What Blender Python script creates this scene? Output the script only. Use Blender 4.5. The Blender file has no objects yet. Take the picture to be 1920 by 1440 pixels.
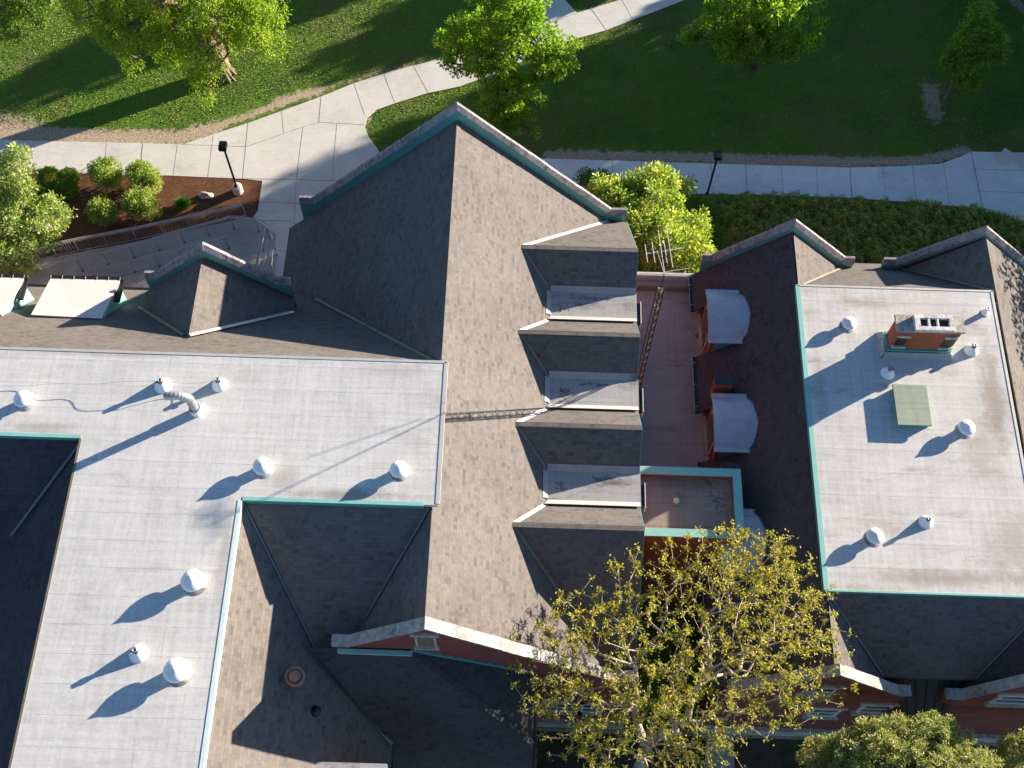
import bpy, bmesh, math, random
import numpy as np
from mathutils import Vector
random.seed(7); RNG=np.random.default_rng(11)
SC=bpy.context.scene; COL=SC.collection
# ------------------------------------------------------------------ camera (solved from the photograph)
FPX,TILT,YAW,ROLL,CZ=2179.11,math.radians(26.7717),math.radians(.44479),math.radians(1.41113),53.0
def _basis():
    F=np.array([-math.sin(YAW)*math.sin(TILT),math.cos(YAW)*math.sin(TILT),-math.cos(TILT)])
    R=np.array([math.cos(YAW),math.sin(YAW),0]);U=np.cross(R,F);c,s=math.cos(ROLL),math.sin(ROLL)
    return R*c+U*s,-R*s+U*c,F
CR,CU,CF=_basis()
def ray(q):
    d=(q[0]-960)*CR+(720-q[1])*CU+FPX*CF
    return d/-d[2]
def at(px,py,z=0.0):            # a surveyed point: where the sight line meets height z
    r=ray((px,py)); t=CZ-z
    return (float(r[0]*t),float(r[1]*t),float(z))
def onplane(px,py,n,c):         # ... or meets a plane n.x=c
    r=ray((px,py)); n=np.array(n,float); C=np.array([0,0,CZ]); t=(c-n@C)/(n@r); P=C+r*t
    return tuple(float(a) for a in P)
SUN=np.array([math.cos(math.radians(30.2))*math.cos(math.radians(12.5)),math.sin(math.radians(30.2))*math.cos(math.radians(12.5)),math.sin(math.radians(12.5))])
# ------------------------------------------------------------------ node helpers
class NT:
    def __init__(s,name):
        s.m=bpy.data.materials.new(name); s.m.use_nodes=True; s.t=s.m.node_tree; s.t.nodes.clear()
        s.out=s.t.nodes.new('ShaderNodeOutputMaterial')
    def n(s,ty,**k):
        x=s.t.nodes.new('ShaderNode'+ty)
        for a,b in k.items(): setattr(x,a,b)
        return x
    def put(s,sock,v):
        if isinstance(v,bpy.types.NodeSocket): s.t.links.new(v,sock)
        elif v is not None:
            if isinstance(v,(tuple,list)) and len(v)==3 and sock.type=='RGBA': v=(*v,1)
            sock.default_value=v
    def ma(s,op,a,b=0.0,c=None,clamp=False):
        x=s.n('Math',operation=op,use_clamp=clamp); s.put(x.inputs[0],a); s.put(x.inputs[1],b)
        if c is not None: s.put(x.inputs[2],c)
        return x.outputs[0]
    def mix(s,f,a,b,bt='MIX'):
        x=s.n('Mix',data_type='RGBA',blend_type=bt); s.put(x.inputs[0],f); s.put(x.inputs[6],a); s.put(x.inputs[7],b); return x.outputs[2]
    def noise(s,vec,scale,detail=3,rough=.5,dist=0,dim='3D'):
        x=s.n('TexNoise',noise_dimensions=dim); s.put(x.inputs['Vector'],vec); x.inputs['Scale'].default_value=scale
        x.inputs['Detail'].default_value=detail; x.inputs['Roughness'].default_value=rough; x.inputs['Distortion'].default_value=dist
        return x.outputs[0]
    def ramp(s,f,stops,interp='LINEAR'):
        x=s.n('ValToRGB'); s.put(x.inputs[0],f); e=x.color_ramp.elements; x.color_ramp.interpolation=interp
        while len(e)<len(stops): e.new(.5)
        for i,(p,c) in enumerate(stops):
            e[i].position=p; e[i].color=(*c,1) if len(c)==3 else c
        return x.outputs[0]
    def step(s,f,a,b): # smoothstep map
        x=s.n('MapRange',interpolation_type='SMOOTHSTEP'); s.put(x.inputs[0],f); x.inputs[1].default_value=a; x.inputs[2].default_value=b
        return x.outputs[0]
    def sep(s,v):
        x=s.n('SeparateXYZ'); s.put(x.inputs[0],v); return x.outputs
    def comb(s,a,b,c=0.0):
        x=s.n('CombineXYZ'); s.put(x.inputs[0],a); s.put(x.inputs[1],b); s.put(x.inputs[2],c); return x.outputs[0]
    def mp(s,v,scale=(1,1,1),loc=(0,0,0)):
        x=s.n('Mapping'); s.put(x.inputs[0],v); x.inputs['Scale'].default_value=scale; x.inputs['Location'].default_value=loc; return x.outputs[0]
    def uv(s): return s.n('TexCoord').outputs['UV']
    def pos(s): return s.n('TexCoord').outputs['Object']
    def wn(s,v,dim='2D'):
        x=s.n('TexWhiteNoise',noise_dimensions=dim)
        if dim=='1D': s.put(x.inputs['W'],v)
        else: s.put(x.inputs['Vector'],v)
        return x.outputs[0]
    def bump(s,h,dist=.02,strength=.6):
        x=s.n('Bump'); s.put(x.inputs['Height'],h); x.inputs['Distance'].default_value=dist; x.inputs['Strength'].default_value=strength; return x.outputs[0]
    def fin(s,col,rough=.85,metal=0.0,bump=None,spec=.3):
        b=s.n('BsdfPrincipled'); s.put(b.inputs['Base Color'],col); s.put(b.inputs['Roughness'],rough); s.put(b.inputs['Metallic'],metal)
        b.inputs['Specular IOR Level'].default_value=spec
        if bump is not None: s.t.links.new(bump,b.inputs['Normal'])
        s.t.links.new(b.outputs[0],s.out.inputs[0]); return s.m
def C(c,k): return tuple(x*k for x in c)

def m_shingle(name,tint=(1,1,1)):
    s=NT(name); u,v,_=s.sep(s.uv())
    row=s.ma('FLOOR',s.ma('DIVIDE',v,.152)); r1=s.wn(row,'1D')
    fv=s.ma('FRACT',s.ma('DIVIDE',v,.152))
    uu=s.ma('DIVIDE',s.ma('MULTIPLY_ADD',r1,7.31,u),.34); c1=s.ma('FLOOR',uu)
    u2=s.ma('DIVIDE',s.ma('MULTIPLY_ADD',r1,3.17,u),.155); c2=s.ma('FLOOR',u2)
    w1=s.wn(s.comb(c1,row)); w2=s.wn(s.comb(s.ma('ADD',c2,91.7),row)); w3=s.wn(s.comb(s.ma('ADD',c1,33.1),s.ma('ADD',row,11.3)))
    t=s.ma('ADD',s.ma('MULTIPLY',w1,.5),s.ma('MULTIPLY',w2,.5))
    col=s.ramp(t,[(0,(.10,.092,.087)),(.18,(.14,.128,.118)),(.34,(.187,.171,.155)),(.55,(.22,.2,.18)),(.8,(.243,.222,.197)),(1,(.268,.24,.208))])
    col=s.mix(s.ma('MULTIPLY',s.ma('GREATER_THAN',w3,.86),.45),col,(.21,.165,.13))
    gr=s.noise(s.mp(s.uv(),(1,1,1)),38,2,.6)
    col=s.mix(.2,col,s.ramp(gr,[(.3,(.12,.115,.11)),(.7,(.27,.25,.23))]))
    big=s.noise(s.pos(),.32,3,.6); col=s.mix(.25,col,s.ramp(big,[(.35,(.14,.13,.125)),(.65,(.26,.242,.215))]))
    stk=s.noise(s.mp(s.uv(),(2.2,.25,1)),1.4,4,.65); col=s.mix(s.ma('MULTIPLY',s.step(stk,.55,.75),.15),col,(.10,.097,.09))
    line=s.ma('LESS_THAN',fv,.1); col=s.mix(s.ma('MULTIPLY',line,.28),col,(.06,.057,.055))  # course joint, with the butt-edge shadow painted in
    slot=s.ma('MULTIPLY',s.ma('LESS_THAN',s.ma('FRACT',u2),.07),s.ma('GREATER_THAN',w2,.45)); col=s.mix(s.ma('MULTIPLY',slot,.22),col,(.07,.065,.06))
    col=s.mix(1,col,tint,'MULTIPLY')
    h=s.ma('ADD',s.ma('MULTIPLY',s.ma('SUBTRACT',1,fv),.6),s.ma('ADD',s.ma('MULTIPLY',s.ma('LESS_THAN',w2,.4),-.5),s.ma('MULTIPLY',gr,.3)))
    return s.fin(col,.95,bump=s.bump(h,.012,.8),spec=.08)
def m_membrane(name,base,stain=.2,axis=0,seed=0.0,staincol=(.23,.17,.13),blobs=()):
    s=NT(name); p=s.mp(s.pos(),(1,1,1),(seed,seed*.37,0)); x,y,_=s.sep(p)
    wob=s.noise(s.comb(s.ma('MULTIPLY',x,.5),y),1.1,2)
    yy=s.ma('DIVIDE',s.ma('MULTIPLY_ADD',wob,.06,y),.985); row=s.ma('FLOOR',yy); fy=s.ma('FRACT',yy); r=s.wn(row,'1D')
    xx=s.ma('DIVIDE',s.ma('MULTIPLY_ADD',r,9.7,x),6.4); fx=s.ma('FRACT',xx)
    seam=s.ma('LESS_THAN',fy,.022); xs=s.ma('LESS_THAN',fx,.004)
    lapn=s.noise(s.mp(p,(1.2,.3,1)),2,2)
    seam=s.ma('MULTIPLY',seam,s.ramp(lapn,[(.35,(.15,.15,.15)),(.6,(1,1,1))]))
    lap=s.ma('MULTIPLY',s.ma('LESS_THAN',fy,.14),.25)
    st1=s.noise(s.mp(p,(5.5,.32,1)),1.3,4,.65); st2=s.noise(s.mp(p,(.25,5.0,1)),1.3,4,.6); big=s.noise(p,.45,4,.6,.4); fine=s.noise(p,11,4,.65)
    g=s.ma('ADD',s.ma('ADD',s.ma('MULTIPLY',st1,.34),s.ma('MULTIPLY',st2,.3)),s.ma('MULTIPLY',fine,.36))
    col=s.ramp(g,[(.34,C(base,.72)),(.49,base),(.62,C(base,1.2))])
    col=s.mix(.3,col,s.ramp(big,[(.35,C(base,.78)),(.62,C(base,1.1))]))
    col=s.mix(s.ma('MULTIPLY',lap,.5),col,C(base,1.2))
    dn=s.noise(s.mp(p,(.55,1.7,1),(4,9,0)),.7,5,.7); col=s.mix(s.ma('MULTIPLY',s.step(dn,.52,.75),stain),col,staincol)
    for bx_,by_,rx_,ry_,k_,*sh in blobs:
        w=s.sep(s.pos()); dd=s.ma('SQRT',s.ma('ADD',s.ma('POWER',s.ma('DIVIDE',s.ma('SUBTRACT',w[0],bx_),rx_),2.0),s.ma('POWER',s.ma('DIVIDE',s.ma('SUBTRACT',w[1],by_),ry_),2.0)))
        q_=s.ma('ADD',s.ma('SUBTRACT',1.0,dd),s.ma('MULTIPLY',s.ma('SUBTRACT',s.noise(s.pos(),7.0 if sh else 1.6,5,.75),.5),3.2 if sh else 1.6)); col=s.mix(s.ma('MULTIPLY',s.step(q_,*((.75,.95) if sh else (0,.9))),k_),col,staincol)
    speck=s.noise(p,34,2,.6); col=s.mix(s.ma('MULTIPLY',s.step(speck,.68,.8),.4),col,C(base,.45))
    col=s.mix(s.ma('MULTIPLY',s.ma('MAXIMUM',seam,s.ma('MULTIPLY',xs,.6)),.42),col,C(base,.35))
    h=s.ma('ADD',s.ma('MULTIPLY',s.ma('LESS_THAN',fy,.14),.35),s.ma('ADD',s.ma('MULTIPLY',big,1.1),s.ma('MULTIPLY',fine,.1)))
    return s.fin(col,.6,bump=s.bump(h,.02,.5),spec=.35)
def m_flat(name,col,rough=.6,metal=0,var=.15,scale=3,bd=.004,spec=.3,stretch=(1,1,1)):
    s=NT(name); n=s.noise(s.mp(s.pos(),stretch),scale,5,.6); n2=s.noise(s.pos(),scale*9,3,.6)
    t=s.ma('ADD',s.ma('MULTIPLY',n,.6),s.ma('MULTIPLY',n2,.4))
    c=s.ramp(t,[(.3,C(col,1-var)),(.5,col),(.7,C(col,1+var*.7))])
    return s.fin(c,rough,metal,s.bump(t,bd,.5),spec)
def m_brick(name,a=(.30,.085,.05),b=(.2,.05,.035),mortar=(.3,.24,.2)):
    s=NT(name); x=s.n('TexBrick'); s.put(x.inputs['Vector'],s.uv()); x.inputs['Scale'].default_value=1
    x.inputs['Brick Width'].default_value=.215; x.inputs['Row Height'].default_value=.075; x.inputs['Mortar Size'].default_value=.006
    s.put(x.inputs['Color1'],a); s.put(x.inputs['Color2'],b); s.put(x.inputs['Mortar'],mortar)
    n=s.noise(s.uv(),.9,4,.6); c=s.mix(.45,x.outputs[0],s.ramp(n,[(.35,C(b,.75)),(.65,C(a,1.1))]))
    e=s.noise(s.mp(s.uv(),(1.5,.5,1)),1.1,5,.7); c=s.mix(s.ma('MULTIPLY',s.step(e,.6,.78),.35),c,(.34,.26,.22))
    return s.fin(c,.9,bump=s.bump(x.outputs[1],.006,-.6))
def m_stone(name,a,b,sc=5):
    s=NT(name); n=s.noise(s.pos(),sc,6,.7); n2=s.noise(s.pos(),sc*.25,3,.6); n3=s.noise(s.pos(),sc*8,2,.5)
    c=s.ramp(s.ma('ADD',s.ma('MULTIPLY',n,.6),s.ma('MULTIPLY',n2,.4)),[(.32,C(b,.55)),(.45,b),(.62,a)])
    c=s.mix(s.ma('MULTIPLY',s.step(n3,.6,.7),.3),c,C(b,.5))
    return s.fin(c,.9,bump=s.bump(n,.012,.6))
def m_leaf(name,cols,trans=.35,rough=.5):
    cols=[tuple(min(.6,x*1.55) for x in c) for c in cols]; trans=min(.55,trans+.12)
    s=NT(name); g=s.n('NewGeometry'); r=g.outputs['Random Per Island']
    st=[(i/(len(cols)-1),c) for i,c in enumerate(cols)]
    c=s.ramp(r,st); n=s.noise(s.pos(),.9,2); c=s.mix(.3,c,s.ramp(n,[(.35,cols[0]),(.65,cols[-1])]))
    d=s.n('BsdfPrincipled'); s.put(d.inputs['Base Color'],c); d.inputs['Roughness'].default_value=rough; d.inputs['Specular IOR Level'].default_value=.3
    t=s.n('BsdfTranslucent'); s.put(t.inputs[0],s.mix(.5,c,(.9,1.0,.2),'MULTIPLY')); s.put(t.inputs[0],s.mix(1,c,(1.35,1.3,.5),'MULTIPLY'))
    m=s.n('MixShader'); m.inputs[0].default_value=trans
    s.t.links.new(d.outputs[0],m.inputs[1]); s.t.links.new(t.outputs[0],m.inputs[2]); s.t.links.new(m.outputs[0],s.out.inputs[0]); return s.m
def m_concrete(name,base,stain=(.3,.26,.2)):
    s=NT(name); p=s.pos(); n=s.noise(p,.5,5,.65); n2=s.noise(p,7,5,.65); n3=s.noise(s.mp(p,(1,6,1)),1.2,4,.6)
    c=s.ramp(s.ma('ADD',s.ma('MULTIPLY',n,.45),s.ma('ADD',s.ma('MULTIPLY',n2,.3),s.ma('MULTIPLY',n3,.25))),[(.32,C(base,.74)),(.5,base),(.66,C(base,1.12))])
    d=s.noise(p,1.7,5,.75); c=s.mix(s.ma('MULTIPLY',s.step(d,.56,.72),.38),c,stain)
    v=s.n('TexVoronoi',feature='F1'); s.put(v.inputs['Vector'],p); v.inputs['Scale'].default_value=.42; vc=s.n('SeparateColor'); s.put(vc.inputs[0],v.outputs['Color']); c=s.mix(.16,c,s.ramp(vc.outputs[0],[(0,C(base,.7)),(1,C(base,1.25))]))
    sp=s.noise(p,16,2,.5); c=s.mix(s.ma('MULTIPLY',s.step(sp,.7,.74),.5),c,(.12,.10,.08))
    return s.fin(c,.88,bump=s.bump(n2,.006,.5))
M={}
M['shingle']=m_shingle('asphalt_shingle',(.74,.745,.79)); M['shingle_brown']=m_shingle('asphalt_shingle_brown',(.75,.74,.76)); M['shingle_shaded']=m_shingle('asphalt_shingle_shaded',(.38,.39,.47))  # darker, bluer third copy carries shade in its colour for unlit slopes
M['deck']=m_membrane('roof_membrane',(.59,.592,.572),.25,blobs=((-5.6,14.7,3.2,.35,.55),(-8.2,15.3,.8,.7,.35),(-9.8,12,.35,3,.3),(-17,16.9,2,.3,.4),(-15,20,4,.25,.3),(-4.5,19.7,2,.4,.25)))
M['deck_dirty']=m_membrane('roof_membrane_dirty',(.56,.553,.53),.55,seed=31.0,staincol=(.25,.19,.15),blobs=((19.6,21.5,.8,3.6,.65),(18.8,19.5,1.2,2.2,.4),(16.5,13.8,4.5,.5,.6),(19.4,15.0,1.5,2.0,.45),(12.5,22,.4,3,.3),(15.0,25.9,2.5,.4,.3),(14.6,15.6,.7,.5,.35)))
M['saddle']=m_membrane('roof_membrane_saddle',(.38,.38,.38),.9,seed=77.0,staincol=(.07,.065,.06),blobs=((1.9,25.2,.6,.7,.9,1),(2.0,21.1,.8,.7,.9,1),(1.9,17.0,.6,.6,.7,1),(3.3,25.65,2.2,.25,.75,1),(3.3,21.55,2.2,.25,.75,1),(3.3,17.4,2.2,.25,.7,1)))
M['brownroof']=m_membrane('brown_membrane',(.34,.36,.345),.5,seed=12.0,staincol=(.08,.055,.045))
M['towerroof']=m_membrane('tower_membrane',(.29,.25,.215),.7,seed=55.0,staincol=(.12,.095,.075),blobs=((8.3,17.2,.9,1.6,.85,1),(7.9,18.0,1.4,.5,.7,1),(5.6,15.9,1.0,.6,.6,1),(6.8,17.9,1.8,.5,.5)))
M['teal']=m_flat('teal_metal',(.10,.36,.34),.45,0,.12,2,.002,.4)
M['teal_sunlit']=m_flat('teal_metal_sunlit',(.62,.76,.72),.5,0,.08,2,.002,.4)  # near-white copy of the teal: sunlight on the east deck edge as colour
M['flash_dim']=m_flat('dull_flashing',(.16,.18,.20),.6,.2,.2,3,.002,.3)
M['teal_pale']=m_flat('teal_metal_pale',(.25,.54,.49),.5,0,.12,2,.002,.4)  # lighter teal for lips, caps, gutters and cheeks
M['flash']=m_flat('galvanised_flashing',(.62,.6,.56),.45,.25,.15,3,.003,.5)
M['flash_old']=m_flat('weathered_flashing',(.20,.19,.14),.6,.2,.3,3,.003,.4)
M['white']=m_flat('white_paint',(.86,.87,.88),.3,0,.05,2,.001,.5)
M['galv']=m_flat('galvanised_steel',(.46,.47,.48),.4,.6,.2,6,.002,.5)
M['rail']=m_flat('painted_rail',(.42,.43,.44),.5,0,.15,5,.001,.5)
M['black']=m_flat('black_metal',(.018,.018,.02),.45,.1,.2,5,.001,.5)
M['rust']=m_flat('rusty_steel',(.055,.032,.028),.8,.2,.4,7,.003,.3)
M['copper']=m_flat('rusty_cap',(.36,.2,.15),.7,.2,.3,5,.003,.3)
M['brick']=m_brick('red_brick',(.24,.06,.045),(.16,.04,.032),(.34,.28,.26)); M['brick_orange']=m_brick('orange_brick',(.38,.11,.05),(.27,.07,.035),(.34,.2,.14))
M['coping']=m_stone('weathered_coping',(.42,.395,.39),(.24,.22,.225)); M['coping_grey']=m_stone('grey_coping',(.46,.44,.42),(.30,.28,.27)); M['mortar']=m_stone('mortar',(.62,.56,.52),(.5,.45,.42),9)
M['limestone']=m_stone('limestone',(.62,.57,.48),(.42,.37,.31)); M['stonecap']=m_stone('lichen_stone',(.66,.6,.5),(.36,.33,.28),7); M['crown_stone']=m_stone('pale_cast_stone',(.85,.83,.80),(.6,.58,.55),7); M['sheet_pale']=m_flat('pale_roof_sheet',(.62,.60,.56),.6,0,.1,1.2,.006,.3)
M['glass']=m_flat('window_glass',(.03,.04,.05),.08,0,.1,2,.0005,.8)
M['hatch']=m_membrane('hatch_cover',(.30,.36,.27),.5,seed=5.0,staincol=(.16,.2,.14))
M['eyebrow']=m_flat('sheet_metal_roof',(.46,.48,.52),.5,.25,.25,2.2,.004,.5,(1,1,1))
M['concrete']=m_concrete('concrete_walk',(.64,.62,.58)); M['ramp']=m_concrete('ramp_concrete',(.42,.41,.39))
M['concrete_light']=m_concrete('concrete_walk_brightened',(.78,.77,.74)); M['joint']=m_flat('pavement_joint',(.11,.10,.085),.9)  # right walk's concrete is made paler to lift the shade on it
M['seam_roof']=m_flat('standing_seam',(.045,.05,.055),.5,.2)
M['bark']=m_stone('grey_bark',(.36,.28,.21),(.17,.125,.09),6); M['bark_pale']=m_stone('pale_bark',(.62,.52,.45),(.40,.32,.27),9); M['bark_dark']=m_stone('dark_bark',(.14,.10,.075),(.07,.05,.04),6)
M['rock']=m_stone('white_rock',(.75,.70,.64),(.3,.24,.19),4)
# ------------------------------------------------------------------ mesh builder
class MB:
    def __init__(s): s.v=[];s.f=[];s.m=[]
    def face(s,pts,mi=0):
        b=len(s.v); s.v+= [tuple(p) for p in pts]; s.f.append(tuple(range(b,b+len(pts)))); s.m.append(mi); return s
    def prism(s,pts,off=(0,0,-.14),mi=0,ms=None):
        ms=mi if ms is None else ms
        a=[tuple(p) for p in pts]; b=[(p[0]+off[0],p[1]+off[1],p[2]+off[2]) for p in a]; n=len(a); k=len(s.v)
        s.v+=a+b; s.f.append(tuple(range(k,k+n))); s.m.append(mi); s.f.append(tuple(range(k+2*n-1,k+n-1,-1))); s.m.append(ms)
        for i in range(n):
            j=(i+1)%n; s.f.append((k+i,k+n+i,k+n+j,k+j)); s.m.append(ms)
        return s
    def box(s,x0,x1,y0,y1,z0,z1,mi=0):
        return s.prism([(x0,y0,z1),(x1,y0,z1),(x1,y1,z1),(x0,y1,z1)],(0,0,z0-z1),mi)
    def beam(s,p,q,w,h,up=(0,0,1),mi=0,lift=0):
        p=Vector(p);q=Vector(q);d=(q-p).normalized();u=Vector(up);sd=d.cross(u)
        if sd.length<1e-4: sd=d.cross(Vector((1,0,0)))
        sd.normalize();n=sd.cross(d).normalized()
        a=[p+sd*w/2+n*(h/2+lift),q+sd*w/2+n*(h/2+lift),q-sd*w/2+n*(h/2+lift),p-sd*w/2+n*(h/2+lift)]
        return s.prism(a,tuple(-n*h),mi)
    def tube(s,p,q,r1,r2=None,n=8,mi=0,cap=True):
        r2=r1 if r2 is None else r2; p=Vector(p);q=Vector(q);d=(q-p).normalized()
        a=d.cross(Vector((0,0,1)))
        if a.length<1e-3: a=Vector((1,0,0))
        a.normalize();b=d.cross(a);k=len(s.v)
        for c,r in ((p,r1),(q,r2)):
            for i in range(n):
                t=2*math.pi*i/n; s.v.append(tuple(c+a*math.cos(t)*r+b*math.sin(t)*r))
        for i in range(n):
            j=(i+1)%n; s.f.append((k+i,k+j,k+n+j,k+n+i)); s.m.append(mi)
        if cap:
            s.f.append(tuple(range(k+n-1,k-1,-1))); s.f.append(tuple(range(k+n,k+2*n))); s.m+=[mi,mi]
        return s
    def path(s,pts,r,n=8,mi=0):
        for a,b in zip(pts,pts[1:]): s.tube(a,b,r,r,n,mi)
        return s
    def lathe(s,prof,c=(0,0,0),n=28,mi=0):
        k=len(s.v)
        for r,z in prof:
            for i in range(n):
                t=2*math.pi*i/n; s.v.append((c[0]+r*math.cos(t),c[1]+r*math.sin(t),c[2]+z))
        for j in range(len(prof)-1):
            for i in range(n):
                i2=(i+1)%n; s.f.append((k+j*n+i,k+j*n+i2,k+(j+1)*n+i2,k+(j+1)*n+i)); s.m.append(mi)
        return s
    def build(s,name,mats,parent=None,smooth=False,origin=None,bevel=0):
        me=bpy.data.meshes.new(name); o=origin or (0,0,0)
        me.from_pydata([(x-o[0],y-o[1],z-o[2]) for x,y,z in s.v],[],s.f)
        if not isinstance(mats,(list,tuple)): mats=[mats]
        for m in mats: me.materials.append(M[m] if isinstance(m,str) else m)
        me.polygons.foreach_set('material_index',s.m)
        bm=bmesh.new(); bm.from_mesh(me)
        if smooth: bmesh.ops.remove_doubles(bm,verts=bm.verts,dist=1e-4)
        bmesh.ops.recalc_face_normals(bm,faces=bm.faces)
        if bevel: bmesh.ops.remove_doubles(bm,verts=bm.verts,dist=1e-4); bmesh.ops.bevel(bm,geom=bm.edges[:],offset=bevel,segments=2,affect='EDGES',clamp_overlap=True)
        uvl=bm.loops.layers.uv.new('UVMap'); ov=Vector(o)
        for f in bm.faces:
            n=f.normal
            if n.z<0 and abs(n.z)>.05: n=-n
            if abs(n.z)>.999 or n.length<.5: h=Vector((1,0,0)); t=Vector((0,1,0))
            else:
                h=Vector((0,0,1)).cross(n).normalized(); t=n.cross(h)
            for l in f.loops:
                p=l.vert.co+ov; l[uvl].uv=(p.dot(h),p.dot(t))
            f.smooth=smooth
        bm.to_mesh(me); bm.free()
        ob=bpy.data.objects.new(name,me); COL.objects.link(ob); ob.location=o
        if parent is not None:
            ob.parent=parent; ob.location=tuple(Vector(o)-world(parent))
        return ob
def world(o):
    v=Vector(o.location)
    while o.parent: o=o.parent; v+=Vector(o.location)
    return v
def tag(o,label=None,cat=None,group=None,kind=None):
    if label: o['label']=label
    if cat: o['category']=cat
    if group: o['group']=group
    if kind: o['kind']=kind
    return o
def thing(name,label,cat,loc=(0,0,0),group=None):
    o=bpy.data.objects.new(name,None); COL.objects.link(o); o.location=loc; o.empty_display_size=.3
    return tag(o,label,cat,group)
def part(name,parent,loc=(0,0,0)):
    o=bpy.data.objects.new(name,None); COL.objects.link(o); o.parent=parent; o.location=tuple(Vector(loc)-world(parent)); return o
def copytree(o,parent=None):
    c=o.copy(); COL.objects.link(c)
    if parent is not None: c.parent=parent
    for ch in list(o.children): copytree(ch,c)
    return c
def roof(pts,name,parent,mat='shingle',th=.14): return MB().prism(pts,(0,0,-th)).build(name,mat,parent)
def strips(name,parent,mat,segs,w=.12,h=.03,lift=.03):
    for a_,b_ in segs: o=MB().beam(a_,b_,w,h,lift=lift).build(name,mat,parent)
    return o
# ------------------------------------------------------------------ gable parapets
def gable(parent,Yn,apex,brk,kn,w=.27,roofz=None,inner=-1,zbot=0.0,brickmat='brick',stone='coping',slopes=None):
    """apex, brk=(left,right): where the coping's north top edge turns, seen on the vertical plane y=Yn; kn = kneeler lengths"""
    def g(q): P=onplane(q[0],q[1],(0,1,0),Yn); return P[0],P[2]
    xa,za=g(apex); xl,zl=g(brk[0]) if brk[0] else (None,None); xr,zr=g(brk[1]) if brk[1] else (None,None)
    m0=1.0
    if xl is None: xl,zl=2*xa-xr,zr
    if xr is None: xr,zr=2*xa-xl,zl
    kl,kr=kn; Y0,Y1=Yn-w,Yn
    line=[(xl-kl,zl),(xl,zl),(xa,za),(xr,zr),(xr+kr,zr)]
    drop=.25 if inner<0 else .14; th=drop+.06
    y0,y1=Y0+.05,Y1-.05
    wall=[(x,z-th+.02) for x,z in line]; wall[0]=(wall[0][0]+.05,wall[0][1]); wall[-1]=(wall[-1][0]-.05,wall[-1][1])
    MB().prism([(x,y0,z) for x,z in wall]+[(wall[-1][0],y0,zbot),(wall[0][0],y0,zbot)],(0,y1-y0,0)).build('gable_wall',brickmat,parent)
    prof=[(Y1,0),(Y1-.12,.005),(Y0+.01,-drop),(Y0,-th),(Y1,-th)] if inner<0 else [(Y1,0),(Y0,-.02),(Y0,-.14),(Y0+.05,-.2),(Y1,-.2)]
    cm=MB(); rnd=random.Random(int(xa*100)+int(Yn*3))
    def block(pa,pb,j,mi,gr=0):
        k=len(cm.v); n=len(prof)
        for P in (pa,pb):
            for y,z in prof: cm.v.append((P[0],y+j+(gr if y<Y0+.1 else -gr),P[1]+z+gr))
        for i in range(n): i2=(i+1)%n; cm.f.append((k+i,k+i2,k+n+i2,k+n+i)); cm.m.append(mi)
        cm.f.append(tuple(range(k+n-1,k-1,-1))); cm.f.append(tuple(range(k+n,k+2*n))); cm.m+=[mi,mi]
    for (x0,z0),(x1,z1) in zip(line,line[1:]):
        L=math.hypot(x1-x0,z1-z0)
        if L<.05: continue
        k=max(1,round(L/1.15))
        for i in range(k):
            a=i/k+(.012/L if i else 0); b=(i+1)/k-.012/L; j=rnd.uniform(-.012,.012); dz=rnd.uniform(-.008,.008)
            block((x0+(x1-x0)*a,z0+(z1-z0)*a+dz),(x0+(x1-x0)*b,z0+(z1-z0)*b+dz),j,0)
            pm=(x0+(x1-x0)*(i+1)/k,z0+(z1-z0)*(i+1)/k); dx=(x1-x0)/L*.016; dz=(z1-z0)/L*.016
            block((pm[0]-dx,pm[1]-dz),(pm[0]+dx,pm[1]+dz),0,1,-.006 if False else .004)
    c=cm.build('coping',[stone,'mortar'],parent); fp=c if parent.parent is None else parent
    if roofz:
        roofm=(za-zl)/abs(xa-xl)
        fy=y0-.03
        top=[(x,z-th+.03) for x,z in line]
        rz=lambda x:roofz-abs(x-xa)*roofm
        bot=[(x,rz(x)-.08) for x,zz in reversed(line)]
        MB().prism([(x,fy,z) for x,z in top]+[(x,fy,z) for x,z in bot],(0,.025,0)).build('flashing','teal',fp)
        e=MB(); bl=[(x,fy-.01,rz(x)+.03) for x,zz in line]
        for a_,b_ in zip(bl[1:-1],bl[2:-1]): e.beam(a_,b_,.03,.03)
        if len(bl)>3: e.beam(bl[0],bl[1],.03,.03); e.beam(bl[-2],bl[-1],.03,.03)
        e.build('flashing_edge','flash_old',fp)
    return c
def window(parent,cx,cz,w,h,Y,sill=True):
    f=part('window',parent,(cx,Y,cz))
    fr=MB(); t=.07
    fr.box(cx-w/2,cx-w/2+t,Y-.05,Y+.05,cz-h/2,cz+h/2); fr.box(cx+w/2-t,cx+w/2,Y-.05,Y+.05,cz-h/2,cz+h/2)
    fr.box(cx-w/2+t,cx+w/2-t,Y-.05,Y+.05,cz+h/2-t,cz+h/2); fr.box(cx-w/2+t,cx+w/2-t,Y-.05,Y+.05,cz-h/2,cz-h/2+t); fr.box(cx-w/2+t,cx+w/2-t,Y-.045,Y+.04,cz-.03,cz+.03)
    fr.build('frame','white',f); MB().box(cx-w/2+t,cx+w/2-t,Y-.01,Y+.02,cz-h/2+t,cz+h/2-t).build('pane','glass',f)
    MB().box(cx-w/2-.15,cx+w/2+.15,Y-.16,Y+.05,cz-h/2-.14,cz-h/2).build('sill','limestone',f)
    MB().box(cx-w/2-.2,cx+w/2+.2,Y-.04,Y+.05,cz+h/2,cz+h/2+.22).build('lintel','limestone',f)
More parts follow.
